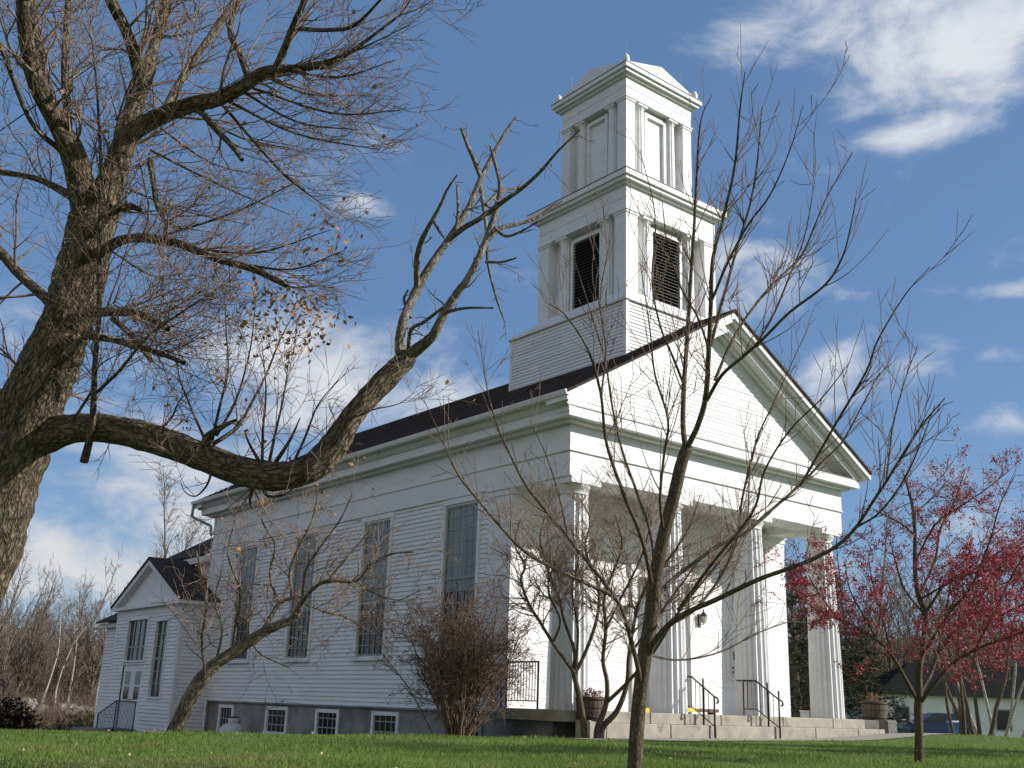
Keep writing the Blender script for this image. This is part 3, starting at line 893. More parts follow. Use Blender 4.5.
def stage(name, h, z0, z1, zf, zc, hc, colx, colr, pier, recess, louvre):
    core = MB().box(TX-h+recess, TX+h-recess, TY-h+recess, TY+h-recess, z0, zf)
    core.box(TX-h-.012, TX+h+.012, TY-h-.012, TY+h+.012, z0-.02, z0+.08)
    root = part(core, name, PAINT)
    for sx in (-1, 1):
        for sy in (-1, 1):
            pm = MB()
            xa, xb = sorted((TX+sx*h, TX+sx*(h-pier))); ya, yb = sorted((TY+sy*h, TY+sy*(h-pier)))
            pm.box(xa, xb, ya, yb, z0+.081, z1-.12); pm.box(xa-.025, xb+.025, ya-.025, yb+.025, z1-.12, z1-.05); pm.box(xa-.05, xb+.05, ya-.05, yb+.05, z1-.05, z1-.002)
            part(pm, 'corner_pier', PAINT, root)
    for (ax, ay) in ((0, -1), (-1, 0), (1, 0), (0, 1)):
        for s_ in (-1, 1):
            if ax == 0: x, y = TX+s_*colx, TY+ay*(h-colr-.05)
            else: x, y = TX+ax*(h-colr-.05), TY+s_*colx
            part(MB().lathe(x, y, [(colr, z0+.081), (colr*.98, z0+(z1-z0)*.35), (colr*.86, z1-.2), (colr*.9, z1-.19), (colr*.86, z1-.17), (colr*1.05, z1-.1), (colr*1.12, z1-.07)], flute=14, depth=.08)
                 .box(x-colr*1.15, x+colr*1.15, y-colr*1.15, y+colr*1.15, z1-.07, z1-.002), 'tower_column', PAINT, root)
    part(MB().box(TX-h, TX+h, TY-h, TY+h, z1, z1+(zf-z1)*.46).box(TX-h-.012, TX+h+.012, TY-h-.012, TY+h+.012, z1+(zf-z1)*.46, zf), 'tower_frieze', PAINT, root)
    k = (hc-h)
    part(MB().box(TX-h-k*.35, TX+h+k*.35, TY-h-k*.35, TY+h+k*.35, zf-.05, zf+.02).box(TX-hc+.07, TX+hc-.07, TY-hc+.07, TY+hc-.07, zf+.021, zf+.12)
         .box(TX-hc, TX+hc, TY-hc, TY+hc, zf+.121, zc), 'tower_cornice', PAINT, root)
    part(MB().box(TX-hc-.015, TX+hc+.015, TY-hc-.015, TY+hc+.015, zc+.001, zc+.025), 'cornice_flashing', FLASH, root)
    hw = colx-colr-.14
    zz0, zz1 = z0+.12, z1-.24
    for (ax, ay) in ((0, -1), (-1, 0), (1, 0), (0, 1)):
        face = h-recess
        def bx(mb, u0, u1, z0_, z1_, d0, d1):
            if ax == 0:
                ya, yb = sorted((TY+ay*(face+d0), TY+ay*(face+d1))); mb.box(TX+u0, TX+u1, ya, yb, z0_, z1_)
            else:
                xa, xb = sorted((TX+ax*(face+d0), TX+ax*(face+d1))); mb.box(xa, xb, TY+u0, TY+u1, z0_, z1_)
        if louvre:
            fr = MB(); bx(fr, -hw, hw, zz0, zz1, .002, .012)
            lv = part(fr, 'louvre', LOUVRE, root)
            n = 22
            sm = MB()
            for i in range(n):
                z = zz0+(zz1-zz0)*(i+.5)/n
                q = .055
                pts = []
                for (dd, dz) in ((.02, .035), (.105, -.03), (.105, -.042), (.02, .023)):
                    pts.append((face+dd, z+dz))
                if ax == 0:
                    sm.prism([(TY+ay*a, b) for a, b in pts], 'x', TX-hw, TX+hw)
                else:
                    sm.prism([(TX+ax*a, b) for a, b in pts], 'y', TY-hw, TY+hw)
            part(sm, 'louvre_slat', SLAT, root)
        else:
            pn = MB(); bx(pn, -hw, hw, zz0, zz1+.1, .002, .03)
            part(pn, 'closed_panel', PAINT, root)
        fm = MB(); bx(fm, -hw-.10, -hw, zz0-.02, zz1+.12, .001, .12); bx(fm, hw, hw+.10, zz0-.02, zz1+.12, .001, .12); bx(fm, -hw, hw, zz1, zz1+.12, .013 if louvre else .031, .12)
        part(fm, 'opening_frame', PAINT, root)
    return root


stage('belfry', H2, 10.86, 13.40, 14.16, 14.44, 2.138, .90, .20, .46, .34, True)
lant = stage('upper_stage', H3, 14.46, 17.36, 18.02, 18.27, 1.666, .66, .165, .36, .28, False)

# low gables and corner ornaments on the top
gb = MB()
hg = 1.52; zg = 18.296
for (ax, ay) in ((0, -1), (-1, 0), (1, 0), (0, 1)):
    pr = [(-hg, zg), (hg, zg), (hg, zg+.12), (0.0, zg+.56), (-hg, zg+.12)]
    if ax == 0:
        y = TY+ay*(hg-.05); gb.prism([(TX+a, b) for a, b in pr], 'y', y-.05, y+.05)
    else:
        x = TX+ax*(hg-.05); gb.prism([(TY+a, b) for a, b in pr], 'x', x-.05, x+.05)
part(gb, 'parapet_gable', PAINT, lant)
part(MB().frustum(TX, TY, hg-.12, zg, .1, zg+.5), 'tower_roof', FLASH, lant)
for sx in (-1, 1):
    for sy in (-1, 1):
        x = TX+sx*(hg-.02); y = TY+sy*(hg-.02)
        part(MB().lathe(x, y, [(.08, zg), (.10, zg+.05), (.105, zg+.2), (.08, zg+.30), (.04, zg+.35), (.0, zg+.37)], 12), 'acroterion', PAINT, lant)
        x = TX+sx*(hg-.30); y = TY+sy*(hg-.30)
        part(MB().rod((x, y, zg), (x, y, zg+1.05), .014, 6, .007), 'lightning_rod', STEEL, lant)

# ------------------------------------------------------------------ rear annex
annex = thing('church_annex', 'white clapboard rear annex with a gabled entry bay and iron stoop railing', 'annex', (1.0, 22.0, -1.5))
BX, BY0, BY1, BZ = -1.2, 18.25, 24.40, 3.06
PKY, PKZ = (BY0+BY1)/2, 4.78


def apart(mb, name, mat, parent=annex):
    return mb.build(name, mat, parent)


BW = [(19.2, 20.35, -.02, 2.52), (21.1, 23.1, 1.12, 2.64), (21.1, 23.1, -1.15, 1.06)]


def bay_spans(zb, zt):
    zm = (zb+zt)/2
    u = BY0+.12; out = []
    for a, b, c, d in BW:
        if c < zm < d:
            out.append((u, a, u, a)); u = b
    out.append((u, BY1-.12, u, BY1-.12))
    return out


apart(MB().clap((BX, 0, 0), (0, 1, 0), (-1, 0, 0), -1.45, BZ-.25, .125, bay_spans, .04).clap((0, BY0, 0), (1, 0, 0), (0, -1, 0), -1.45, BZ-.25, .125, lambda a, b: [(BX+.12, .07, BX+.12, .07)], .04), 'bay_siding', CLAP)
apart(MB().box(BX+.10, .4, BY0+.10, BY1-.05, -2.2, BZ-.06).box(.35, 10.0, L+.03, 24.5, -2.4, 4.9).box(-.6, .5, 24.36, 27.2, -2.4, 2.85), 'annex_wall', PAINT)
apart(MB().box(BX-.025, BX+.12, BY0-.025, BY0+.12, -1.45, BZ-.24).box(BX-.025, BX+.12, BY1-.12, BY1+.02, -1.45, BZ-.24).box(BX-.02, .07, BY0-.02, BY0+.1, BZ-.25, BZ-.02).box(BX-.03, BX+.1, BY0-.03, BY1+.03, BZ-.251, BZ-.021), 'corner_board', PAINT)
bc = MB().box(BX-.22, .07, BY0-.22, BY1+.22, BZ-.02, BZ+.10)
apart(bc, 'bay_cornice', PAINT)
apart(MB().prism([(BY0, BZ+.10), (BY1, BZ+.10), (PKY, PKZ-.1)], 'x', BX+.02, BX+.3), 'bay_gable', PAINT)
bs = (PKZ-BZ-.10)/(PKY-BY0+.22)
br = MB(); bt = MB()
for s_ in (0, 1):
    Yf = (lambda v: v) if s_ == 0 else (lambda v: BY0+BY1-v)
    ya = BY0-.24
    br.prism([(Yf(ya), BZ+.10), (Yf(PKY), PKZ), (Yf(PKY), PKZ+.09), (Yf(ya), BZ+.17)], 'x', BX-.26, .4)
    bt.prism([(Yf(ya+.03), BZ+.10), (Yf(ya+.42), BZ+.10), (Yf(PKY), PKZ-.20), (Yf(PKY), PKZ-.005), (Yf(ya+.03), BZ+.115)], 'x', BX-.22, BX+.02)
apart(br, 'bay_roof', ROOF); apart(bt, 'bay_rake', TRIM)
er = MB()
for s_ in (0, 1):
    X = (lambda v: v) if s_ == 0 else (lambda v: W-v)
    q = [(X(.02), 4.93), (X(CXM), 4.93+.58*(CXM-.02)), (X(CXM), 5.03+.58*(CXM-.02)), (X(-.02), 5.0)]
    er.prism(q if s_ == 0 else q[::-1], 'y', L+.66, 24.66)
er.prism([(-1.0, 2.72), (.9, 3.7), (.9, 3.78), (-1.02, 2.78)], 'y', 24.62, 27.5)
apart(er, 'annex_roof', ROOF)
apart(MB().box(-.0, .36, L+.03, 24.6, 4.70, 4.925).box(-.85, -.59, 24.4, 27.4, 2.55, 2.71), 'annex_eave', TRIM)
apart(MB().clap((.345, 0, 0), (0, 1, 0), (-1, 0, 0), 2.9, 4.72, .125, lambda a, b: [(L+.03, 24.5, L+.03, 24.5)], .035).clap((-.605, 0, 0), (0, 1, 0), (-1, 0, 0), -1.45, 2.56, .125, lambda a, b: [(24.4, 27.2, 24.4, 27.2)], .04), 'annex_siding', CLAP)


def bay_window(a, b, c, d, ny_, nz_, name='window'):
    w = apart(MB().box(BX-.05, BX+.07, a-.10, a, c-.02, d+.02).box(BX-.05, BX+.07, b, b+.10, c-.02, d+.02).box(BX-.055, BX+.07, a-.12, b+.12, d+.02, d+.12).box(BX-.08, BX+.07, a-.13, b+.13, c-.08, c-.021), name, PAINT)
    sh = MB()
    for k in range(1, ny_):
        y = a+(b-a)*k/ny_; sh.box(BX+.03, BX+.055, y-.013, y+.013, c, d)
    for k in range(1, nz_):
        z = c+(d-c)*k/nz_; sh.box(BX+.031, BX+.054, a, b, z-(.03 if k == nz_//2 else .012), z+(.03 if k == nz_//2 else .012))
    apart(sh, 'sash', SASH, w)
    apart(MB().box(BX+.06, BX+.068, a, b, c, d), 'pane', DARKGLASS, w)


bay_window(19.25, 20.30, -.02, 2.50, 2, 6)
bay_window(21.15, 23.05, 1.22, 2.62, 4, 3)
for a, b in ((21.12, 22.09), (22.11, 23.08)):
    d_ = apart(MB().box(BX+.02, BX+.07, a, b, -1.15, 1.06), 'door', PAINT)
    for z0, z1 in ((-.15, .30), (.36, .82)):
        apart(MB().box(BX+.010, BX+.019, a+.24, b-.24, z0, z1), 'pane', DARKGLASS, d_)
    apart(MB().rod((BX+.02, 22.1+(.1 if a > 21.5 else -.1), -.15), (BX-.04, 22.1+(.1 if a > 21.5 else -.1), -.15), .03, 8), 'handle', BRASS, d_)
apart(MB().box(BX-1.5, BX-.02, 20.9, 23.3, -2.2, -1.16).box(BX-2.0, BX-1.5, 21.2, 23.0, -2.2, -1.32), 'stoop', CONC)

# ------------------------------------------------------------------ ironwork, lanterns and small things at the porch
def iron_rail(name, label, posts, top, balusters, low=None, group='iron railings of the church'):
    """posts: [(foot, head)], top: polyline of the hand rail, balusters: [(foot, head)]"""
    root = thing(name, label, 'railing', posts[0][0], group)
    for a, b in posts:
        MB().rod(a, b, .022, 8).build('post', IRON, root)
    MB().path(top, .020, 8).build('hand_rail', IRON, root)
    if low: MB().path(low, .013, 6).build('lower_rail', IRON, root)
    for a, b in balusters:
        MB().rod(a, b, .009, 5).build('baluster', IRON, root)
    return root


# guard between the side wall and the first column
gx_ = -.18
iron_rail('iron_guard', 'square black iron guard between the side wall and the nearest porch column',
          [((gx_, 1.80, 0), (gx_, 1.80, 1.0)), ((gx_, .72, 0), (gx_, .72, 1.0)), ((gx_, 1.98, 0), (gx_, 1.98, .96))],
          [(gx_, 1.82, .985), (gx_, .70, .985)],
          [((gx_, .72+1.08*k/11, .16), (gx_, .72+1.08*k/11, .98)) for k in range(1, 11)], [(gx_, 1.80, .16), (gx_, .72, .16)])


def stair_rail(x, label, far=False):
    z1 = -.5
    posts = [((x, .42, 0), (x, .42, .84)), ((x, -.33, -.24), (x, -.33, .80)), ((x, -.66, z1), (x, -.66, (.40 if not far else .60)))]
    top = [(x, .62, .845), (x, .42, .845), (x, .02, .84), (x, -.66, .40), (x, -.76, .36), (x, -.78, .28), (x, -.72, .25)]
    bal = []
    for k in range(1, 8):
        y = .42-.13*k
        zt = .84 if y > .02 else .84-(.44)*(.02-y)/.68
        zb = .16 if y > .02 else .16-.42*(.02-y)/.68
        bal.append(((x, y, zb), (x, y, zt)))
    low = [(x, .42, .16), (x, .02, .16), (x, -.66, -.26)]
    return iron_rail('stair_railing', label, posts, top, bal, low)


stair_rail(3.98, 'sloping black iron stair railing beside the yellow plank, nearer the middle of the porch steps')
stair_rail(6.36, 'sloping black iron stair railing in front of the third porch column', True)


def lantern(x, label):
    z = 2.42; y = YW
    r_ = thing('wall_lantern', label, 'lantern', (x, y, z), 'porch wall lanterns')
    MB().bev(x-.07, x+.07, y-.035, y+.01, z-.22, z+.20, .01).build('back_plate', IRON, r_)
    MB().path([(x, y-.03, z-.12), (x, y-.20, z-.16), (x, y-.20, z-.10)], .014, 6).build('bracket', BRASS, r_)
    MB().lathe(x, y-.20, [(.05, z-.12), (.075, z-.08), (.11, z+.12), (.10, z+.13)], 6, smooth=False).build('lamp_glass', LAMPG, r_)
    cg = MB()
    for k in range(6):
        a = 2*math.pi*k/6
        cg.rod((x+.078*math.cos(a), y-.20+.078*math.sin(a), z-.08), (x+.113*math.cos(a), y-.20+.113*math.sin(a), z+.125), .008, 5)
    cg.build('cage', IRON, r_)
    MB().lathe(x, y-.20, [(.135, z+.13), (.12, z+.16), (.05, z+.25), (.02, z+.28), (.03, z+.31), (.015, z+.35), (.0, z+.38)], 10).build('lamp_cap', IRON, r_)
    return r_


LN1 = lantern(6.62, 'black and brass wall lantern right of the church doorway')
LN2 = lantern(3.81, 'black and brass wall lantern left of the church doorway, half hidden by bare branches')

for o in (LN1, LN2): o.scale = (.74, .8, .8)

pl_ = thing('wall_plaque', 'tall round-ended pale plaque on the porch wall beside the third column', 'plaque', (8.05, YW, 1.43))
pr = [(.30*math.cos(a), .36+.22*math.sin(a)) for a in np.linspace(0, math.pi, 13)]+[(.30*math.cos(a), -.36+.16*math.sin(a)) for a in np.linspace(math.pi, 2*math.pi, 13)]
MB().prism([(8.02+a, 1.43+b) for a, b in pr], 'y', YW-.045, YW+.01).build('plaque_frame', PAINT, pl_)
MB().prism([(8.02+a*.84, 1.43+b*.9) for a, b in pr], 'y', YW-.055, YW-.046).build('plaque_face', PLAQ, pl_)
orn = MB()
for k in range(5):
    a = 2*math.pi*k/5
    orn.lathe(0, 0, [(0, 0)], 3) if False else orn.bev(8.0+.11*math.cos(a)-.035, 8.0+.11*math.cos(a)+.035, YW-.072, YW-.0551, 1.18+.10*math.sin(a)-.035, 1.18+.10*math.sin(a)+.035, .012)
orn.bev(7.93, 7.99, YW-.07, YW-.0552, 1.45, 1.66, .012).build('plaque_relief', GREYSTONE, pl_)

bn = thing('plank_bench', 'low brown plank with one yellow end lying on the porch floor behind the stair railing', 'plank', (5.1, .85, 0))
MB().bev(4.98, 5.80, .74, .98, .05, .13, .01).build('plank', BRWOOD, bn)
MB().bev(4.45, 4.98, .735, .985, .048, .135, .012).build('yellow_end', YEL, bn)
f_ = MB()
for x in (4.6, 5.65):
    f_.box(x-.05, x+.05, .76, .96, .0, .049)
f_.build('foot', BRWOOD, bn)
ym = MB().bev(3.78, 4.06, 1.40, 1.66, .0, .10, .012).build('yellow_block', YEL)
tag(ym, 'small yellow block on the porch floor behind the young tree trunk', 'block')
bxo = thing('white_box', 'small white box with a lid on the porch floor left of the last column', 'box', (9.82, 1.0, 0))
MB().bev(9.64, 10.02, .86, 1.14, .0, .15, .01).build('box_body', PAINT, bxo)
MB().bev(9.62, 10.04, .84, 1.16, .151, .185, .01).build('lid', TRIM, bxo)


def barrel(x, y, z, r, h, label):
    b = thing('barrel_planter', label, 'planter', (x, y, z), 'half barrel planters')
    st = MB()
    n = 20
    prof = [(r*.84, 0), (r*.93, h*.33), (r*.985, h*.66), (r, h)]
    for k in range(n):      # separate staves
        a0 = 2*math.pi*(k+.04)/n; a1 = 2*math.pi*(k+.96)/n
        vs = []
        for (rr, zz) in prof:
            for q, a in ((1, a0), (1.006, (a0+a1)/2), (1, a1), (.90, a1), (.90, a0)):
                vs.append((x+rr*q*math.cos(a), y+rr*q*math.sin(a), z+zz))
        fs = []
        for j in range(3):
            for i in range(5):
                fs.append((j*5+i, j*5+(i+1) % 5, (j+1)*5+(i+1) % 5, (j+1)*5+i))
        fs += [(4, 3, 2, 1, 0), (15, 16, 17, 18, 19)]
        st.add(vs, fs)
    st.build('stave', WOODB, b)['kind'] = 'stuff'
    for t in (.12, .55, .90):
        rr = r*(.84+.16*t**.8)
        MB().lathe(x, y, [(rr*1.0, z+h*t-.03), (rr*1.03, z+h*t-.028), (rr*1.035, z+h*t+.028), (rr*1.01, z+h*t+.03)], 28).build('hoop', RUST, b)
    MB().lathe(x, y, [(r*.88, z+h*.80), (r*.88, z+h*.84), (0, z+h*.88)], 18).build('soil', SHRUBD, b)
    return b


def leafy(name, mat, label, cat, c, rad, n, size, seed, stemmat=None, flat=.6, group=None, stems=14):
    rng = np.random.default_rng(seed)
    root = thing(name, label, cat, c, group)
    tb = TB()
    for _ in range(n):
        v = rng.normal(size=3); v = v/np.linalg.norm(v)*rng.uniform(.2, 1)**.6
        tb.leaf(np.array(c)+np.array((v[0]*rad, v[1]*rad, max(0, .35+v[2]*.65)*rad*flat*2)), size*rng.uniform(.6, 1.3), rng)
    tb.build('foliage', mat, root, smooth=False)
    ts = TB()
    for _ in range(stems):
        a = rng.uniform(0, 6.28)
        q = np.array(c)+np.array((math.cos(a)*rad*.8*rng.uniform(.2, 1), math.sin(a)*rad*.8*rng.uniform(.2, 1), rad*flat*rng.uniform(.8, 1.7)))
        ts.tube(np.linspace(np.array(c), q, 4), np.linspace(.008, .003, 4), 3)
    ts.build('stem', stemmat or BUSHT, root)
    return root


bp = dep(591, 709, 22.35)
bz = dep(591, 720, 22.35)[2]
barrel(bp[0], bp[1], bz, .32, .47, 'weathered half-barrel planter of dried pink flowers on a stone block left of the steps')
tag(MB().bev(bp[0]-.26, bp[0]+.26, bp[1]-.22, bp[1]+.22, -1.0, bz-.003, .03).build('planter_stone', STONE), 'small pale stone block under the half-barrel planter left of the steps', 'stone block')
leafy('flower_clump', FLOW, 'dried pink and brown flowers filling the barrel planter left of the steps', 'flowers', (bp[0], bp[1], bz+.40), .29, 420, .055, 5, flat=.42)
b2 = dep(876, 719.6, 31.0)+np.array((.12, .1, 0))
barrel(b2[0], b2[1], b2[2], .38, .50, 'grey half-barrel planter on the dark granite block beyond the last porch column')
leafy('dry_plant', DRYL, 'rusty orange dried plant in the barrel planter at the far end of the porch', 'plant', (b2[0]-.1, b2[1], b2[2]+.44), .34, 160, .06, 6, flat=.5)
pc0 = dep(888, 727, 30.5)
pd = thing('granite_pedestal', 'rough dark granite block under the far barrel planter', 'stone block', (pc0[0], pc0[1], -1.0))
MB().bev(pc0[0]-.02, pc0[0]+.50, pc0[1], pc0[1]+1.55, -1.1, b2[2]-.005, .04).build('block', GREYSTONE, pd)
h0 = np.array((b2[0]+.5, b2[1]-.42, b2[2]+.0))
hr = thing('curved_handrail', 'short curved dark handrail running down from the granite block at the path', 'railing', (h0[0], h0[1], -.6))
MB().path([h0, h0+(.25, -.1, .02), h0+(.50, -.2, -.08), h0+(.72, -.28, -.26), h0+(.90, -.34, -.50), h0+(.98, -.36, -.62)], .03, 8).build('hand_rail', IRON, hr)
MB().rod(h0+(.50, -.2, -.08), h0+(.50, -.2, -.75), .022, 6).build('post', IRON, hr)

# stoop railing of the annex
rt = dep(112, 712, 39.5)
SX = -2.2
gr_ = iron_rail('stoop_railing', 'black iron railing around the stoop of the rear annex door',
                [((SX, 18.75, -1.5), (SX, 18.75, -.22)), ((SX, 20.55, -1.5), (SX, 20.55, -.20)), ((SX, 22.2, -1.6), (SX, 22.2, -.66))],
                [(SX, 18.70, -.22), (SX, 20.55, -.20), (SX, 22.25, -.68)],
                [((SX, 18.75+.13*k, -1.12), (SX, 18.75+.13*k, -.22 if k < 14 else -.22-.28*(.13*k-1.8))) for k in range(1, 27)],
                [(SX, 18.75, -1.12), (SX, 20.55, -1.12), (SX, 22.25, -1.42)])

# propane tank
tx, ty = dep(233.5, 725, 34.0)[:2]
tz = gz(tx, ty)-.16
tk = thing('propane_tank', 'white dome-topped propane tank standing against the cellar wall', 'gas tank', (tx, ty, tz))
MB().lathe(tx, ty, [(.36, tz), (.43, tz+.06), (.44, tz+.48), (.42, tz+.58), (.34, tz+.68), (.20, tz+.74), (.0, tz+.76)], 28).build('tank_body', TANK, tk)
MB().lathe(tx, ty, [(.18, tz+.73), (.19, tz+.86), (.15, tz+.90), (.15, tz+.75)], 20).build('collar', TANK, tk)
MB().rod((tx, ty, tz+.74), (tx, ty, tz+.93), .05, 10).box(tx-.16, tx+.16, ty-.06, ty+.06, tz+.89, tz+.94).build('valve', RUST, tk)

# path in front of the steps
tp = TB()
pc = [(-1+.6*k, -1.28-.0*k) for k in range(20)]+[(11.0+.55*k, -1.3-.020*k*k) for k in range(1, 26)]
prev = None
rows = []
for k, (x, y) in enumerate(pc):
    hw = .62
    rows.append([(x, y+hw*(1-2*j/4), gz(x, y+hw*(1-2*j/4))+.012) for j in range(5)])
for a, b in zip(rows[:-1], rows[1:]):
    for j in range(4):
        tp.quad([a[j], a[j+1], b[j+1], b[j]])
tag(tp.build('path', PATHM, None), kind='structure')

# ------------------------------------------------------------------ trees near the camera
RNG = np.random.default_rng(7)
TW = dict(seg=[.12, .16, .22, .3], wig=.14, up=[.35, .45, .4, .3], ang=(25, 62), dens=[0, 7.5, 5.0, 4.0], ratio=(.38, .8), rmin=.0036, taper=.8, endlvl=1, rr=.55)


def tree(name, label, cat, base, group=None):
    return thing(name, label, cat, base, group)


# --- old maple at the left edge
D0 = 12.0
base = dep(-45, 800, D0)
maple = tree('old_maple', 'huge old maple with a rough leaning trunk and one long low limb', 'tree', (base[0], base[1], gz(base[0], base[1])))
tr = TB(); cr = TB()
g0 = gz(base[0]-.3, base[1])
bb = dep(-60, 830, D0)
bb = dep(-190, 900, D0)
trunk = smooth_path([(bb[0], bb[1], gz(bb[0], bb[1])-.4, .75)]+[tuple(dep(px, py, D0+dz))+(rp*.94*D0/FPX,) for px, py, rp, dz in
                    [(-148, 830, 54, 0), (-108, 765, 48, 0), (-76, 690, 40, 0), (-40, 605, 38, 0), (-10, 530, 37.5, 0), (12, 460, 36, 0), (32, 400, 33, 0), (54, 350, 28, 0), (74, 300, 26, 0), (86, 255, 25, 0), (97, 205, 23, .1)]], 9)
rough_tube(tr, trunk, 26, RNG, .085)
LIMBS = [
    # upper left fork
    [(88, 228, 24, 0), (76, 165, 21, -.1), (57, 123, 17, -.3), (38, 86, 15, -.5), (27, 43, 12, -.7), (22, -2, 10, -.9), (14, -70, 8, -1.2), (6, -150, 4, -1.5)],
    [(62, 134, 11, -.2), (50, 100, 9, 0), (42, 70, 8, .3), (36, 29, 7, .6), (33, -20, 6, 1.0), (40, -90, 4, 1.4)],
    [(68, 150, 8, 0), (67, 118, 7, .2), (65, 72, 6.5, .5), (67, 20, 5.5, .8), (70, -40, 4, 1.2), (62, -110, 3, 1.5)],
    # upper right stem
    [(100, 208, 28, 0), (112, 178, 22, .2), (126, 137, 18, .3), (138, 95, 15, .5), (148, 66, 14, .6)],
    [(142, 85, 12, .5), (134, 52, 10.5, .3), (125, 28, 9.5, .1), (110, -2, 9, -.2), (95, -50, 7, -.5), (88, -120, 4, -.8)],
    [(147, 70, 11, .6), (155, 42, 9, .9), (162, 20, 9, 1.2), (168, -8, 8.5, 1.5), (176, -60, 6, 1.9), (190, -130, 4, 2.3)],
    # big right limb
    [(126, 137, 15, .3), (145, 124, 15, 0), (165, 114, 14, -.3), (190, 105, 13, -.6), (222, 98, 12, -.9), (245, 85, 11, -1.1), (262, 74, 10, -1.2), (282, 69, 7.5, -1.2), (320, 66, 5, -1.3), (350, 52, 3.5, -1.5), (400, 15, 2, -1.7)],
    [(276, 69, 6.5, -1.2), (285, 48, 6, -1.3), (295, 22, 5.5, -1.5), (308, -6, 5, -1.7), (330, -60, 3, -2)],
    [(250, 80, 7, -1.1), (240, 55, 5, -.8), (230, 30, 4.5, -.4), (240, 0, 4, 0), (262, -50, 3, .5)],
    [(165, 112, 8, -.2), (182, 78, 6, .3), (205, 44, 5.5, .8), (232, 4, 5, 1.2), (260, -40, 4, 1.6)],
    [(300, 29, 4, -1.5), (330, 30, 3.5, -1.9), (355, 25, 3, -2.2), (385, -5, 2, -2.5), (420, -40, 1.2, -2.8)],
    [(196, 104, 6, -.6), (215, 128, 5.5, -.9), (232, 146, 4.5, -1.2), (242, 160, 3.5, -1.4)],
    # middle right
    [(100, 252, 10, -.2), (122, 240, 8, -.5), (150, 238, 7.5, -.8), (180, 244, 7, -1.1), (215, 258, 6.5, -1.4), (250, 268, 6, -1.7), (276, 280, 5, -1.9), (286, 286, 3.5, -2)],
    [(90, 235, 9, -.2), (112, 212, 7, -.5), (128, 206, 6, -.8), (140, 210, 4, -1.0)],
    [(90, 312, 9, -.2), (110, 312, 7, -.5), (140, 314, 6.5, -.8), (162, 325, 5.5, -1.0), (168, 329, 4.5, -1.1)],
    [(84, 335, 8, -.2), (110, 339, 5.5, -.6), (140, 347, 5, -.9), (165, 355, 4.5, -1.2), (184, 363, 3.5, -1.5)],
    [(112, 318, 5, -.5), (128, 332, 5, -.3), (140, 346, 4.5, -.1), (152, 362, 3.5, 0)],
    [(150, 160, 6, 0), (153, 180, 5, -.2), (157, 205, 4.5, -.3), (166, 222, 3, -.4)],
    # left side
    [(62, 312, 13, 0), (44, 296, 9, .3), (20, 275, 8, .6), (0, 252, 8, .9), (-30, 225, 6.5, 1.3), (-80, 190, 4, 1.8)],
    [(78, 200, 8, 0), (40, 180, 5, .3), (5, 172, 4.5, .6), (-40, 160, 3, 1)],
    [(45, 400, 17, 0), (20, 396, 14, .4), (0, 396, 13, .6), (-14, 398, 12, .8)],
    [(60, 150, 5, -.2), (30, 120, 4, -.5), (0, 45, 4, -.9), (-20, 10, 3, -1.2)],
    # shoot in front of the trunk
    [(84, 462, 7, -.55), (92, 425, 5.5, -.62), (95, 365, 4.6, -.68), (100, 300, 4, -.72), (99, 243, 3.5, -.76), (101, 172, 3, -.8), (97, 90, 2, -.85), (92, 40, 1.2, -.9)],
    [(99, 243, 3, -.76), (110, 190, 2.4, -.9), (118, 120, 2, -1.0), (140, 60, 1.3, -1.2)],
    [(94, 395, 3, -.66), (120, 370, 2.6, -.9), (150, 335, 2.2, -1.2), (200, 300, 1.6, -1.5)],
]
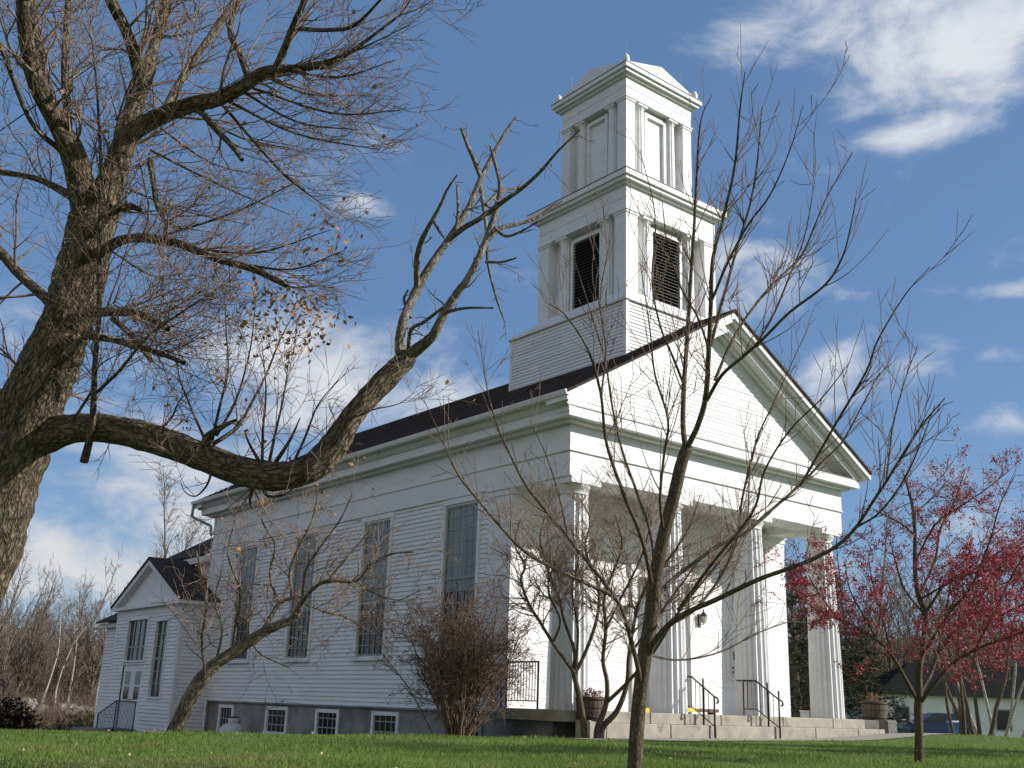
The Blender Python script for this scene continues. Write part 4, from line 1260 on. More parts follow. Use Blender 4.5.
# long low limb
LOW = [(36, 440, 18, 0), (70, 430, 15, -.2), (105, 429, 14.5, -.4), (140, 435, 14, -.6), (180, 448, 14, -.9), (222, 464, 14.5, -1.1), (255, 474, 14.5, -1.3), (290, 475, 14.5, -1.4), (318, 464, 14, -1.4), (338, 441, 13.5, -1.35), (355, 413, 11.5, -1.3), (378, 388, 11, -1.2), (398, 368, 10.5, -1.1), (408, 356, 9.5, -1.0)]
dead = TB()
DL = [
    [(404, 362, 9, -1.0), (400, 345, 7.5, -.9), (403, 322, 6.5, -.8), (412, 300, 6.2, -.6), (429, 268, 5.5, -.4), (449, 239, 5, -.2), (469, 207, 4.4, 0), (481, 178, 3.6, .2), (497, 147, 2.8, .4), (508, 128, 2, .5), (516, 117, 1.2, .6)],
    [(481, 178, 3.2, .2), (474, 160, 2.8, .1), (467, 144, 2.6, 0), (461, 128, 1.6, -.1)],
    [(407, 357, 9, -1.0), (420, 347, 8, -1.1), (434, 334, 7, -1.2), (445, 312, 6, -1.2), (458, 292, 5.5, -1.2), (470, 275, 5, -1.2), (485, 243, 4.6, -1.1), (496, 210, 4, -1), (500, 185, 3, -.9), (494, 160, 2.2, -.8), (490, 145, 1.2, -.7)],
    [(449, 239, 4.4, -.2), (465, 227, 4, -.5), (481, 218, 3.8, -.8), (505, 200, 3.2, -1.2), (521, 189, 2.8, -1.5), (540, 172, 2.2, -1.8), (558, 151, 1.6, -2.1), (580, 130, .9, -2.4)],
    [(485, 243, 3.6, -1.1), (501, 228, 3.2, -1.0), (518, 224, 2.8, -.9), (536, 218, 2.4, -.8), (553, 206, 1.8, -.7), (566, 200, 1.0, -.6)],
    [(417, 285, 4.4, -.6), (417, 262, 4, -.8), (421, 242, 3.6, -1.0), (433, 219, 3, -1.2), (441, 204, 2.4, -1.3), (447, 190, 1.8, -1.4), (457, 175, 1.0, -1.5)],
    [(480, 182, 3, .2), (484, 210, 2.6, 0), (487, 236, 2.2, -.2), (488, 264, 2, -.3), (497, 300, 1.6, -.4), (505, 322, .9, -.5)],
    [(446, 312, 2.6, -1.2), (466, 308, 2, -1.4), (493, 308, 1.3, -1.6)],
    [(408, 352, 3.2, -1), (411, 330, 2.8, -1.2), (424, 322, 2.4, -1.4), (446, 305, 2, -1.6), (452, 298, 1.2, -1.7)],
    [(486, 205, 2.6, -.5), (500, 192, 2.4, -.3), (515, 188, 2, -.1), (530, 186, 1.2, .1)],
    [(492, 225, 2.4, -1), (505, 236, 2, -1.2), (520, 232, 1.6, -1.4), (537, 222, 1, -1.6)],
    [(456, 232, 2.6, -.2), (458, 210, 2.2, -.1), (457, 185, 1.6, 0)],
    [(411, 318, 2.4, -.7), (404, 300, 2, -.6), (408, 290, 1.2, -.5)],
    [(486, 262, 2.2, -1.2), (502, 262, 1.8, -1.4), (516, 258, 1.2, -1.6)],
    [(433, 220, 2, -1.2), (440, 232, 1.8, -1.3), (446, 240, 1.2, -1.4)],
]
ends = []
MAPLEC = dict(TW, rmin=.0027, wig=.17)
for l in LIMBS:
    p = limb([(q[0], q[1], q[2]*.60)+tuple(q[3:]) for q in l], D0)
    big = l[0][2] > 6
    rough_tube(tr, p, 14 if big else 8, RNG, .07)
    spawn(cr, p, MAPLEC, 2, 6.0 if l[0][2] > 9 else 8.0, (.45, 1.6), RNG, ends, t0=.12, bias=tuple(.28*RT+.12*UP) if l[-1][0] > 130 else (0, 0, .15), rk=.3, rmax=.022)
    # a broken or tapering end sends out a brush of twigs
    q = p[-1]; dd = unit(p[-1, :3]-p[-3, :3])
    if l[-1][2] < 3.2:
        for _ in range(5):
            grow(cr, q[:3], unit(dd+RNG.normal(size=3)*.4), RNG.uniform(.5, 1.1), max(.005, q[3]*.8), 2, MAPLEC, RNG, ends)
# long fine sweeping branches to the right of the crown
for (a, b, cx, cy, rp, dz) in [(226, 100, 380, 150, 3.4, -1.6), (222, 104, 330, 210, 3.6, -1.2), (252, 88, 400, 110, 3.2, -2), (200, 250, 330, 230, 3, -1.6), (165, 235, 300, 180, 3, -.4), (232, 262, 345, 250, 3, -2.3),
                              (284, 70, 395, 60, 3, -2.0), (190, 108, 300, 150, 3, .3), (150, 150, 290, 215, 3, .6), (130, 190, 250, 225, 2.6, .2), (250, 268, 330, 285, 2.4, -1.4), (262, 75, 370, 95, 3, -.6), (150, 120, 260, 175, 2.6, 1.2),
                              (276, 69, 410, 25, 3, -2.4), (240, 90, 360, 130, 3, -1.9), (110, 250, 190, 280, 2.4, .5), (120, 312, 205, 290, 2.2, -.3)]:
    mid = ((a+cx)/2+RNG.uniform(-8, 8), (b+cy)/2+RNG.uniform(2, 16))
    p = limb([(a, b, rp*.5, dz*.5), (mid[0], mid[1], rp*.36, dz*.8), (cx, cy, rp*.14, dz)], D0)
    tr.tube(p[:, :3], p[:, 3], 5)
    spawn(cr, p, MAPLEC, 2, 9.0, (.4, 1.15), RNG, ends, t0=.10, bias=tuple(.45*RT+.1*UP), rk=.5, rmax=.012, ang=(20, 55))
lp = limb(LOW, D0)
rough_tube(tr, lp, 18, RNG, .10)
# stubs and shoots along the low limb
SHOOTS = [[(253, 478, 5, -1.3), (252, 490, 4.2, -1.35), (250, 500, 3.6, -1.4), (251, 509, 2, -1.42)], [(262, 484, 4, -1.4), (268, 496, 3.2, -1.5), (285, 494, 2.8, -1.6), (300, 482, 1.6, -1.7)],
          [(212, 462, 8, -1.1), (206, 440, 5.5, -1.2), (222, 427, 4.6, -1.3), (236, 420, 3.4, -1.4)],
          [(206, 448, 4, -1.1), (226, 436, 4, -1.0), (240, 424, 3.8, -.9), (252, 402, 3.2, -.8), (266, 375, 2.8, -.7), (280, 340, 2.2, -.6), (296, 310, 1.4, -.5)],
          [(212, 440, 3, -1.2), (220, 405, 2.6, -1.4), (228, 370, 2.2, -1.5), (226, 330, 1.8, -1.6), (224, 290, 1, -1.7)],
          [(216, 436, 3, -1.2), (236, 400, 2.4, -1.1), (250, 350, 2, -1.1), (256, 300, 1.3, -1.1)],
          [(205, 440, 2.6, -1.2), (190, 405, 2.2, -1), (178, 370, 1.8, -.8), (182, 330, 1.1, -.6)],
          [(262, 468, 3, -1.3), (263, 430, 2.6, -1.4), (266, 390, 2.2, -1.5), (262, 345, 1.2, -1.6)],
          [(268, 468, 3, -1.3), (276, 430, 2.6, -1.2), (284, 395, 2.2, -1.1), (290, 350, 1.2, -1)],
          [(272, 468, 2.6, -1.3), (290, 440, 2.2, -1.6), (300, 418, 1.4, -1.8)],
          [(292, 466, 2.8, -1.4), (306, 435, 2.4, -1.3), (318, 405, 2, -1.2), (338, 380, 1.2, -1.1)],
          [(262, 466, 2.2, -1.3), (250, 445, 1.8, -1.2), (244, 430, 1.2, -1.1)],
          [(212, 470, 2.4, -1.1), (207, 485, 2, -1.2), (196, 496, 1.8, -1.3), (185, 492, 1.4, -1.4), (180, 480, .9, -1.5)],
          [(150, 436, 2.4, -.6), (170, 420, 2, -.8), (180, 400, 1.8, -1), (198, 385, 1.1, -1.2)],
          [(70, 425, 3, -.3), (92, 390, 2.4, -.6), (100, 365, 2, -.9), (140, 345, 1.2, -1.2)],
          [(350, 420, 2, -1.3), (372, 410, 1.6, -1.5), (398, 404, 1.2, -1.7), (415, 392, .7, -1.9)]]
SHC = dict(TW, rmin=.0027, up=[.5, .7, .7, .4])
lends = []
for l in SHOOTS:
    p = limb(l, D0, .62 if len(l) > 3 and l[0][2] < 6 else 1.0)
    p[:, 3] *= np.linspace(1, .45, len(p))
    tr.tube(p[:, :3], p[:, 3], 7)
    if len(l) > 3:
        spawn(cr, p, SHC, 2, 9.0, (.3, 1.0), RNG, lends, t0=.12, rk=.5, rmax=.010, ang=(22, 55))
spawn(cr, lp, SHC, 2, 5.0, (.25, .8), RNG, lends, t0=.1, bias=(0, 0, .5), rk=.06, rmax=.009)
for l in DL:
    p = limb(l, D0, .74)
    rough_tube(dead, p, 9, RNG, .09)
    spawn(dead, p, dict(TW, rmin=.0042, dens=[0, 2.2, 2.2, 2], wig=.22, seg=[.07, .09, .1, .1]), 1, 4.2, (.10, .42), RNG, None, t0=.1, rk=.45, rmax=.013, ang=(35, 85))
t_ob = tr.build('trunk', BARK, maple)
dead.build('dead_limb', BARKD, maple)
cr.build('crown', TWIGR, maple)
lf = TB()
for path, lv in lends:
    for q in path[1:]:
        if RNG.random() < .03:
            for _ in range(RNG.integers(1, 3)): lf.leaf(q+RNG.normal(size=3)*.03, RNG.uniform(.04, .075), RNG)
LC = [(dep(px, py, D0+dz), n) for px, py, dz, n in [(265, 300, -1.2, 26), (300, 300, -1.0, 26), (320, 318, -.8, 24), (285, 325, -1.2, 22), (325, 255, -.8, 16), (330, 240, -.6, 12), (250, 330, -1.4, 12), (310, 340, -.8, 12), (270, 285, -1, 12)]]
for c, n in LC:
    for _ in range(int(n*2.2)):
        lf.leaf(c+RNG.normal(size=3)*(.17, .17, .12), RNG.uniform(.045, .085), RNG)
for path, lv in ends:
    if RNG.random() < .018:
        lf.leaf(path[-1], RNG.uniform(.04, .08), RNG)
lf.build('leaves', DRYL, maple, smooth=False)

# --- young tree in the middle foreground
D1 = 8.4
sb = dep(633, 800, D1)
sap = tree('young_tree', 'slender bare young tree in the foreground lawn, branches fanned across the church front', 'tree', (sb[0], sb[1], gz(sb[0], sb[1])))
tr = TB(); cr = TB()
SL_ = [
    [(632, 850, 13, 0), (634, 790, 10.5, 0), (636, 740, 9.6, 0), (640, 690, 9.2, 0), (645, 655, 10, 0), (651, 620, 9.2, .02), (655, 580, 9, .05), (664, 535, 8.6, .1), (673, 500, 8.2, .1), (681, 465, 8, .1), (688, 445, 7.5, .12)],
    [(686, 450, 6, .12), (683, 425, 5.2, .2), (684, 385, 4.8, .3), (687, 341, 4.4, .4), (690, 290, 3.8, .5), (694, 230, 3.2, .6), (697, 170, 2.4, .7), (701, 120, 1.5, .8), (712, 95, .8, .85)],
    [(687, 448, 6.2, .1), (698, 425, 5.6, 0), (706, 395, 5.4, -.1), (709, 345, 5, -.2), (711, 300, 4.6, -.3), (713, 258, 4, -.4), (724, 215, 3.2, -.5), (735, 165, 2.6, -.6), (740, 110, 1.8, -.7), (745, 72, .9, -.8)],
    [(711, 345, 3.6, -.2), (720, 310, 3.2, -.1), (738, 245, 2.8, .1), (750, 205, 2.4, .2), (757, 165, 2, .3), (762, 107, 1.0, .4)],
    [(707, 400, 4, -.1), (722, 375, 3.6, -.3), (745, 355, 3.2, -.5), (764, 338, 3, -.7), (790, 312, 2.8, -.8), (825, 285, 2.4, -1), (842, 258, 2, -1.1), (850, 230, 1.4, -1.2), (856, 198, .8, -1.3)],
    [(715, 380, 3.4, -.2), (730, 345, 3, 0), (748, 315, 2.8, .2), (772, 285, 2.6, .4), (801, 256, 2.2, .6), (815, 225, 1.8, .7), (828, 195, 1.4, .8), (853, 152, .7, .9)],
    [(712, 300, 3, -.3), (728, 262, 2.6, -.5), (748, 225, 2.2, -.7), (770, 195, 1.8, -.9), (790, 150, 1.2, -1.1), (803, 105, .6, -1.3)],
    [(752, 350, 2.4, -.5), (772, 318, 2, -.4), (792, 270, 1.8, -.3), (805, 235, 1.4, -.2), (815, 180, .7, -.1)],
    # right side
    [(646, 660, 6.5, 0), (655, 641, 6.5, -.1), (672, 622, 5.8, -.2), (692, 610, 5.4, -.4), (715, 600, 5.2, -.5), (757, 580, 4.6, -.8), (790, 568, 4.2, -1), (815, 558, 4, -1.1), (838, 545, 3.6, -1.2), (857, 526, 3.3, -1.3), (872, 503, 3, -1.4), (886, 482, 2.8, -1.5), (910, 443, 2.4, -1.6), (926, 420, 1.8, -1.7), (945, 398, .9, -1.8)],
    [(886, 482, 2.2, -1.5), (890, 450, 2, -1.3), (893, 425, 1.7, -1.2), (905, 380, 1.3, -1.1), (918, 345, .7, -1)],
    [(857, 527, 2.4, -1.3), (880, 512, 2, -1.5), (905, 478, 1.8, -1.7), (922, 440, 1.3, -1.9), (935, 405, .7, -2)],
    [(800, 486, 2.6, -.3), (838, 420, 2.6, -.5), (866, 372, 2.2, -.7), (878, 340, 1.8, -.8), (905, 295, 1.3, -.9), (930, 267, .7, -1)],
    [(654, 600, 4.6, .1), (672, 580, 4.2, .3), (694, 563, 4, .4), (720, 545, 3.8, .5), (745, 533, 3.6, .6), (762, 518, 3.2, .7), (800, 485, 2.8, .9), (822, 462, 2.4, 1), (842, 442, 2, 1.1), (860, 410, 1.5, 1.2), (880, 372, .8, 1.3)],
    [(668, 625, 4, -.2), (694, 610, 3.4, 0), (722, 575, 3, .2), (738, 535, 2.8, .3), (742, 500, 2.4, .4), (757, 440, 2, .5), (775, 400, 1.4, .6), (800, 345, .7, .7)],
    [(678, 610, 3.6, -.2), (715, 560, 3.2, -.5), (740, 530, 3, -.6), (756, 505, 2.6, -.7), (765, 470, 2.2, -.8), (790, 430, 1.8, -.9), (822, 398, 1.3, -1), (850, 362, .7, -1.1)],
    [(648, 655, 2.6, 0), (680, 660, 2, .2), (720, 652, 1.6, .4), (760, 632, 1.3, .6), (800, 618, .8, .8)],
    # left side
    [(641, 688, 5.5, 0), (638, 668, 5, -.1), (631, 640, 4.6, -.2), (622, 610, 4.2, -.3), (612, 596, 4, -.4), (590, 585, 3.6, -.5), (557, 570, 3.2, -.8), (525, 552, 2.8, -1), (500, 526, 2.5, -1.2), (478, 500, 2.2, -1.3), (457, 473, 1.8, -1.4), (440, 435, 1.3, -1.5), (424, 400, .7, -1.6)],
    [(618, 602, 3.6, -.3), (604, 582, 3.4, -.1), (590, 565, 3.2, 0), (567, 537, 2.9, .2), (545, 510, 2.7, .3), (525, 484, 2.4, .4), (508, 450, 2, .5), (497, 425, 1.7, .6), (487, 388, 1.2, .7), (478, 330, .6, .8)],
    [(653, 592, 4.6, .05), (646, 555, 4.3, -.1), (638, 528, 4, -.2), (628, 505, 3.8, -.3), (612, 462, 3.4, -.4), (605, 435, 3.1, -.5), (601, 395, 2.8, -.6), (592, 360, 2.4, -.7), (580, 335, 2, -.8), (562, 312, 1.4, -.9), (545, 302, .7, -1)],
    [(655, 575, 3.6, .1), (651, 535, 3.2, .3), (636, 490, 2.9, .5), (622, 450, 2.6, .6), (612, 405, 2.2, .7), (605, 360, 1.8, .8), (590, 310, 1.3, .9), (575, 262, .7, 1)],
    [(664, 535, 3.4, .1), (660, 500, 3, -.1), (664, 455, 2.6, -.2), (668, 420, 2.3, -.3), (655, 375, 1.9, -.4), (650, 330, 1.4, -.5), (640, 262, .7, -.6)],
    [(601, 395, 2, -.6), (606, 350, 1.7, -.5), (600, 300, 1.3, -.4), (610, 240, .7, -.3)],
    [(568, 538, 2, .2), (560, 500, 1.7, .3), (548, 460, 1.4, .4), (530, 420, .8, .5)],
    [(684, 385, 2.8, .3), (672, 355, 2.4, .4), (660, 325, 2, .5), (652, 280, 1.6, .6), (655, 215, 1.2, .7), (640, 150, .6, .8)],
    [(709, 350, 2.6, -.2), (698, 318, 2.2, -.3), (682, 290, 1.9, -.4), (668, 248, 1.5, -.5), (662, 200, .8, -.6)],
]
SC_ = dict(seg=[.06, .08, .1, .2], wig=.045, up=[1.1, 1.5, 1.2, .5], ang=(20, 48), dens=[0, 5.0, 3.5, 3], ratio=(.4, .8), rmin=.0026, taper=.8, endlvl=0, rr=.6)
for i, l in enumerate(SL_):
    p = limb(l, D1, .76 if i == 0 else .50)
    (rough_tube if l[0][2] > 5 else (lambda t_, p_, s_, r_, a_=0: t_.tube(p_[:, :3], p_[:, 3], s_)))(tr, p, 14 if i == 0 else 9, RNG, .05)
    if i:
        spawn(cr, p, SC_, 2 if i % 2 == 0 else 1, 8.5, (.18, .80), RNG, None, t0=.14, bias=(0, 0, .30), rk=.6, rmax=.0065, ang=(22, 58))
tr.build('trunk', SAPB, sap)
cr.build('crown', TWIG, sap)

# --- many-stemmed small tree beside the steps
D2 = 21.4
mb_ = dep(592, 729, D2)
mst = tree('multi_stem_tree', 'low bare tree with three twisting stems before the barrel planter', 'tree', (mb_[0], mb_[1], gz(mb_[0], mb_[1])))
tr = TB(); cr = TB()
ML = [
    [(585, 742, 6, 0), (584, 729, 5, 0), (581, 705, 4.4, 0), (575, 678, 4.2, 0), (573, 668, 4, 0)],
    [(574, 672, 3, 0), (553, 643, 2.6, -.3), (540, 622, 2.4, -.4), (529, 604, 2.2, -.5), (521, 580, 2, -.6), (525, 565, 1.8, -.6), (515, 545, 1.4, -.7), (520, 520, .8, -.8)],
    [(574, 670, 3, 0), (574, 649, 2.6, .2), (564, 620, 2.3, .3), (559, 598, 2, .4), (548, 570, 1.7, .5), (540, 540, 1.2, .6), (545, 515, .7, .7)],
    [(575, 674, 3.2, 0), (586, 651, 2.8, .1), (596, 622, 2.6, .2), (599, 600, 2.3, .2), (596, 575, 2, .3), (585, 550, 1.7, .4), (590, 520, 1.2, .5), (580, 498, .7, .6)],
    [(575, 672, 2.2, 0), (578, 630, 2, -.2), (572, 590, 1.7, -.3), (578, 560, 1.4, -.4), (572, 530, .8, -.5)],
    [(597, 742, 6, 0), (598, 727, 5, 0), (606, 705, 4, -.1), (607, 682, 3.4, -.2), (603, 660, 3, -.2), (606, 629, 2.7, -.3), (604, 600, 2.3, -.3), (612, 575, 2, -.4), (622, 545, 1.5, -.5), (615, 515, .8, -.6)],
    [(601, 742, 5, 0), (603, 727, 4.8, .1), (617, 711, 4.2, .2), (627, 684, 3.6, .3), (629, 655, 3, .4), (637, 610, 2.6, .4), (650, 580, 2.2, .5), (672, 555, 1.8, .6), (690, 525, 1.3, .7), (700, 495, .7, .8)],
    [(606, 703, 3.2, -.1), (622, 688, 2.8, -.4), (635, 674, 2.6, -.6), (655, 650, 2.4, -.8), (680, 610, 2, -1), (700, 585, 1.7, -1.1), (725, 555, 1.3, -1.2), (750, 520, .7, -1.3)],
    [(629, 655, 2.4, .4), (648, 630, 2, .5), (670, 600, 1.8, .6), (700, 560, 1.4, .7), (728, 535, .8, .8)],
    [(606, 629, 2.2, -.3), (620, 600, 1.8, -.5), (640, 560, 1.5, -.6), (652, 520, .8, -.7)],
    [(553, 643, 2, -.3), (560, 620, 1.6, -.4), (548, 590, 1.4, -.5), (555, 560, .8, -.6)],
]
MC = dict(seg=[.12, .15, .2, .25], wig=.15, up=[.25, .35, .4, .3], ang=(25, 65), dens=[0, 6.0, 4.6, 4], ratio=(.35, .75), rmin=.0042, taper=.7, endlvl=0, rr=.6)
for i, l in enumerate(ML):
    p = limb(l, D2, .66)
    tr.tube(p[:, :3], p[:, 3], 9)
    if i not in (0,):
        spawn(cr, p, MC, 2, 17.0, (.5, 1.5), RNG, None, t0=.33, bias=(0, 0, .25), rk=.5, rmax=.014)
tr.build('trunk', SAPB, mst); cr.build('crown', TWIGR, mst)

# --- leaning old fruit tree at the left
D3 = 22.0
lb = dep(168, 738, D3)
lean = tree('leaning_fruit_tree', 'small old tree with pale bark leaning to the right before the side wall', 'tree', (lb[0], lb[1], gz(lb[0], lb[1])))
tr = TB(); cr = TB()
LL = [
    [(162, 748, 11, 0), (172, 734, 10, 0), (186, 706, 9.5, 0), (200, 682, 9, .1), (215, 665, 8, .2), (240, 648, 7.2, .3), (264, 632, 6.4, .4), (280, 625, 5.6, .4), (294, 618, 4.8, .4), (302, 602, 4.0, .4)],
    [(300, 606, 3.6, .4), (312, 590, 3, .2), (328, 581, 2.8, .1), (356, 581, 2.4, -.1), (371, 564, 2.1, -.3), (392, 554, 1.7, -.5), (414, 552, 1, -.7)],
    [(262, 633, 4.4, .4), (268, 622, 4.2, .6), (279, 604, 3.8, .8), (292, 598, 3.4, .9), (303, 596, 2.6, 1)],
    [(204, 680, 3, 0), (204, 664, 2.6, -.1), (202, 640, 2.4, -.2), (206, 607, 2.2, -.3), (203, 580, 1.7, -.4), (196, 550, 1, -.5)],
    [(232, 652, 2.8, .3), (237, 620, 2.2, .1), (240, 590, 1.9, 0), (228, 555, 1.5, -.2), (235, 520, .8, -.3)],
    [(279, 604, 2.6, .8), (270, 575, 2.2, .9), (275, 545, 1.9, 1), (262, 520, 1.3, 1.1), (268, 495, .8, 1.2)],
    [(292, 598, 2.8, .9), (290, 570, 2.3, .8), (300, 545, 1.9, .7), (312, 520, 1.4, .6), (318, 492, .8, .5)],
    [(303, 596, 2.6, .4), (306, 570, 2.2, .2), (322, 545, 1.9, 0), (340, 520, 1.4, -.2), (352, 495, .8, -.4)],
    [(328, 581, 2.2, .1), (345, 560, 1.9, .3), (362, 540, 1.5, .5), (385, 520, .8, .7)],
    [(302, 602, 2, .4), (325, 612, 1.7, .6), (348, 618, 1.4, .8), (380, 640, .8, 1)],
    [(250, 640, 2, .3), (262, 655, 1.5, .2), (290, 668, .8, 0)],
    [(215, 665, 2.2, .2), (222, 630, 1.9, .4), (215, 600, 1.5, .6), (222, 570, .8, .8)],
    [(356, 581, 1.6, -.1), (372, 592, 1.4, -.3), (398, 600, 1, -.5), (420, 590, .6, -.6)],
]
LC_ = dict(seg=[.14, .18, .24, .3], wig=.2, up=[.15, .2, .3, .3], ang=(30, 70), dens=[0, 4.4, 3.6, 3], ratio=(.35, .8), rmin=.0048, taper=.7, endlvl=1, rr=.6)
lends = []
for i, l in enumerate(LL):
    p = limb(l, D3, .78 if i == 0 else .58)
    (rough_tube(tr, p, 14, RNG, .09) if i in (0, 1, 2) else tr.tube(p[:, :3], p[:, 3], 7))
    spawn(cr, p, LC_, 2, 8.0, (.5, 1.9), RNG, lends, t0=.55 if i == 0 else .15, bias=(0, 0, .3), rk=.45, rmax=.014)
tr.build('trunk', LEANB, lean); cr.build('crown', TWIGR, lean)
lf = TB()
for path, lv in lends:
    if RNG.random() < .32:
        for q in path[2:]:
            if RNG.random() < .3: lf.leaf(q+RNG.normal(size=3)*.02, RNG.uniform(.045, .085), RNG)
lf.build('leaves', DRYL, lean, smooth=False)

# --- crab apple full of red berries
D4 = 14.4
cb_ = dep(920, 763, D4)
crab = tree('crab_apple', 'spreading small tree thick with crimson berries standing in the lawn at the right', 'tree', (cb_[0], cb_[1], gz(cb_[0], cb_[1])))
tr = TB(); cr = TB(); lf = TB()
CL = [
    [(919, 775, 8, 0), (919, 760, 6.5, 0), (919, 735, 5.8, 0), (918, 710, 5.8, 0), (919, 695, 5.2, 0), (919, 670, 4.4, 0), (924, 640, 4, .1), (925, 615, 3.7, .2), (918, 594, 3.4, .3), (915, 570, 3, .3), (915, 536, 2.6, .4), (913, 510, 2.2, .4), (908, 488, 1.7, .5), (902, 470, .9, .6)],
    [(916, 698, 3.8, 0), (906, 680, 3.4, -.2), (893, 657, 3.1, -.4), (877, 640, 2.8, -.6), (856, 627, 2.5, -.8), (838, 619, 2.2, -1), (817, 609, 1.6, -1.2), (800, 600, .9, -1.3)],
    [(919, 695, 3.6, 0), (930, 676, 3.3, .2), (938, 655, 3, .4), (952, 635, 2.7, .6), (968, 625, 2.5, .7), (994, 618, 2.2, .9), (1020, 606, 1.9, 1.1), (1060, 590, 1.2, 1.3)],
    [(921, 702, 3.4, 0), (934, 684, 3.2, -.3), (952, 664, 2.9, -.5), (975, 650, 2.7, -.7), (1000, 640, 2.4, -.9), (1040, 626, 1.8, -1.2), (1080, 610, 1, -1.4)],
    [(926, 612, 2.8, .2), (936, 597, 2.5, .3), (947, 581, 2.3, .4), (968, 573, 2.1, .6), (994, 555, 1.8, .8), (1024, 538, 1.4, 1), (1050, 520, .8, 1.1)],
    [(922, 655, 2.6, 0), (948, 615, 2.3, -.3), (972, 585, 2, -.5), (990, 540, 1.6, -.7), (1000, 505, 1.2, -.8), (1015, 475, .7, -.9)],
    [(919, 595, 2.4, .3), (935, 560, 2.1, .5), (940, 530, 1.8, .7), (955, 500, 1.4, .8), (965, 470, .8, .9)],
    [(916, 560, 2.2, .3), (935, 525, 1.9, .1), (958, 508, 1.6, 0), (985, 490, 1.2, -.1), (1010, 470, .7, -.2)],
    [(915, 536, 2, .4), (903, 525, 1.8, .2), (885, 515, 1.5, 0), (872, 508, .8, -.2)],
    [(915, 513, 1.8, .4), (932, 498, 1.5, .6), (948, 480, .8, .8)],
    [(893, 657, 2, -.4), (880, 610, 1.7, -.2), (872, 580, 1.4, 0), (868, 555, .8, .2)],
    [(877, 640, 2, -.6), (866, 620, 1.6, -.8), (850, 590, 1.4, -1), (845, 562, .8, -1.1)],
    [(938, 655, 2, .4), (945, 620, 1.7, .6), (948, 600, 1.4, .7), (953, 560, .8, .8)],
    [(968, 625, 2, .7), (985, 590, 1.7, .5), (1005, 560, 1.4, .3), (1030, 535, .8, .2)],
    [(975, 650, 2, -.7), (995, 610, 1.7, -1), (1015, 570, 1.3, -1.2), (1035, 540, .7, -1.3)],
    [(925, 615, 2, .2), (905, 590, 1.7, 0), (895, 560, 1.4, -.2), (890, 540, .8, -.3)],
    [(838, 619, 1.6, -1), (820, 595, 1.3, -1.1), (808, 575, .7, -1.2)],
    [(920, 640, 2, 0), (960, 600, 1.7, .4), (1000, 585, 1.4, .8), (1045, 560, .7, 1.2)],
    [(919, 600, 1.8, .3), (955, 580, 1.6, -.2), (990, 570, 1.4, -.6), (1035, 575, .7, -1)],
    [(930, 690, 2, 0), (960, 660, 1.7, .8), (1000, 655, 1.4, 1.4), (1040, 640, .7, 1.8)],
]
CC = dict(seg=[.08, .10, .14, .2], wig=.15, up=[.05, .1, .2, .2], ang=(30, 70), dens=[0, 8.0, 5.5, 3], ratio=(.3, .7), rmin=.0032, taper=.7, endlvl=2, rr=.6)
cends = []
for i, l in enumerate(CL):
    p = limb(l, D4, .74 if i == 0 else .56)
    tr.tube(p[:, :3], p[:, 3], 9 if i < 4 else 6)
    spawn(cr, p, CC, 2, 15.0, (.25, .95), RNG, cends, t0=.62 if i == 0 else .22, bias=(0, 0, .12), rk=.5, rmax=.008)
for path, lv in cends:
    n = len(path)
    for q in path[1:]:
        px = np.dot(q-CAM, RT)/np.dot(q-CAM, FW)*FPX+512
        py = 384-np.dot(q-CAM, UP)/np.dot(q-CAM, FW)*FPX
        dens = .34+.75*min(1, max(0, (q[2]-1.0)*-.5+.55))
        dens = (1.5 if q[2] > 2.4 else 3.4)
        for _ in range(RNG.poisson(dens)):
            lf.leaf(q+RNG.normal(size=3)*.022, RNG.uniform(.020, .042), RNG)
tr.build('trunk', SAPB, crab); cr.build('crown', TWIGR, crab); lf.build('berries', REDL, crab, smooth=False)['kind'] = 'stuff'

# --- dense bush at the church corner
D5 = 22.3
ub = dep(458, 736, D5)
bush = tree('bare_bush', 'big round brown bush of countless bare stems against the church side wall', 'bush', (ub[0], ub[1], gz(ub[0], ub[1])))
tr = TB(); cr = TB()
BC = dict(seg=[.10, .13, .2, .25], wig=.2, up=[.1, .15, .2, .2], ang=(25, 70), dens=[0, 6.5, 4.6, 3], ratio=(.35, .75), rmin=.0048, taper=.6, endlvl=1, rr=.6)
bends = []
for k in range(84):
    a = RNG.uniform(0, 6.28); rr = abs(RNG.normal())*.16
    p0 = np.array((ub[0]+rr*math.cos(a), ub[1]+rr*math.sin(a), gz(ub[0], ub[1])-.05))
    lean_ = RNG.uniform(.05, .8)
    d_ = unit(np.array((math.cos(a)*lean_, math.sin(a)*lean_, 1.0)))
    Ls = RNG.uniform(2.0, 3.7)*(1-.25*lean_)
    path = [p0]
    for i in range(9):
        d_ = unit(d_+RNG.normal(size=3)*.09+np.array((0, 0, .04)))
        path.append(path[-1]+d_*Ls/9)
    P = np.array(path); r_ = np.linspace(RNG.uniform(.012, .024), .006, 10)
    tr.tube(P, r_, 6)
    spawn(cr, np.column_stack([P, r_]), BC, 2, 8.5, (.35, 1.05), RNG, bends, t0=.33, rk=.6, rmax=.010)
tr.build('stem', BUSHT, bush); cr.build('crown', BUSHT, bush)
lf = TB()
for path, lv in bends:
    if RNG.random() < .35: lf.leaf(path[-1], RNG.uniform(.03, .06), RNG)
lf.build('leaves', RUST, bush, smooth=False)

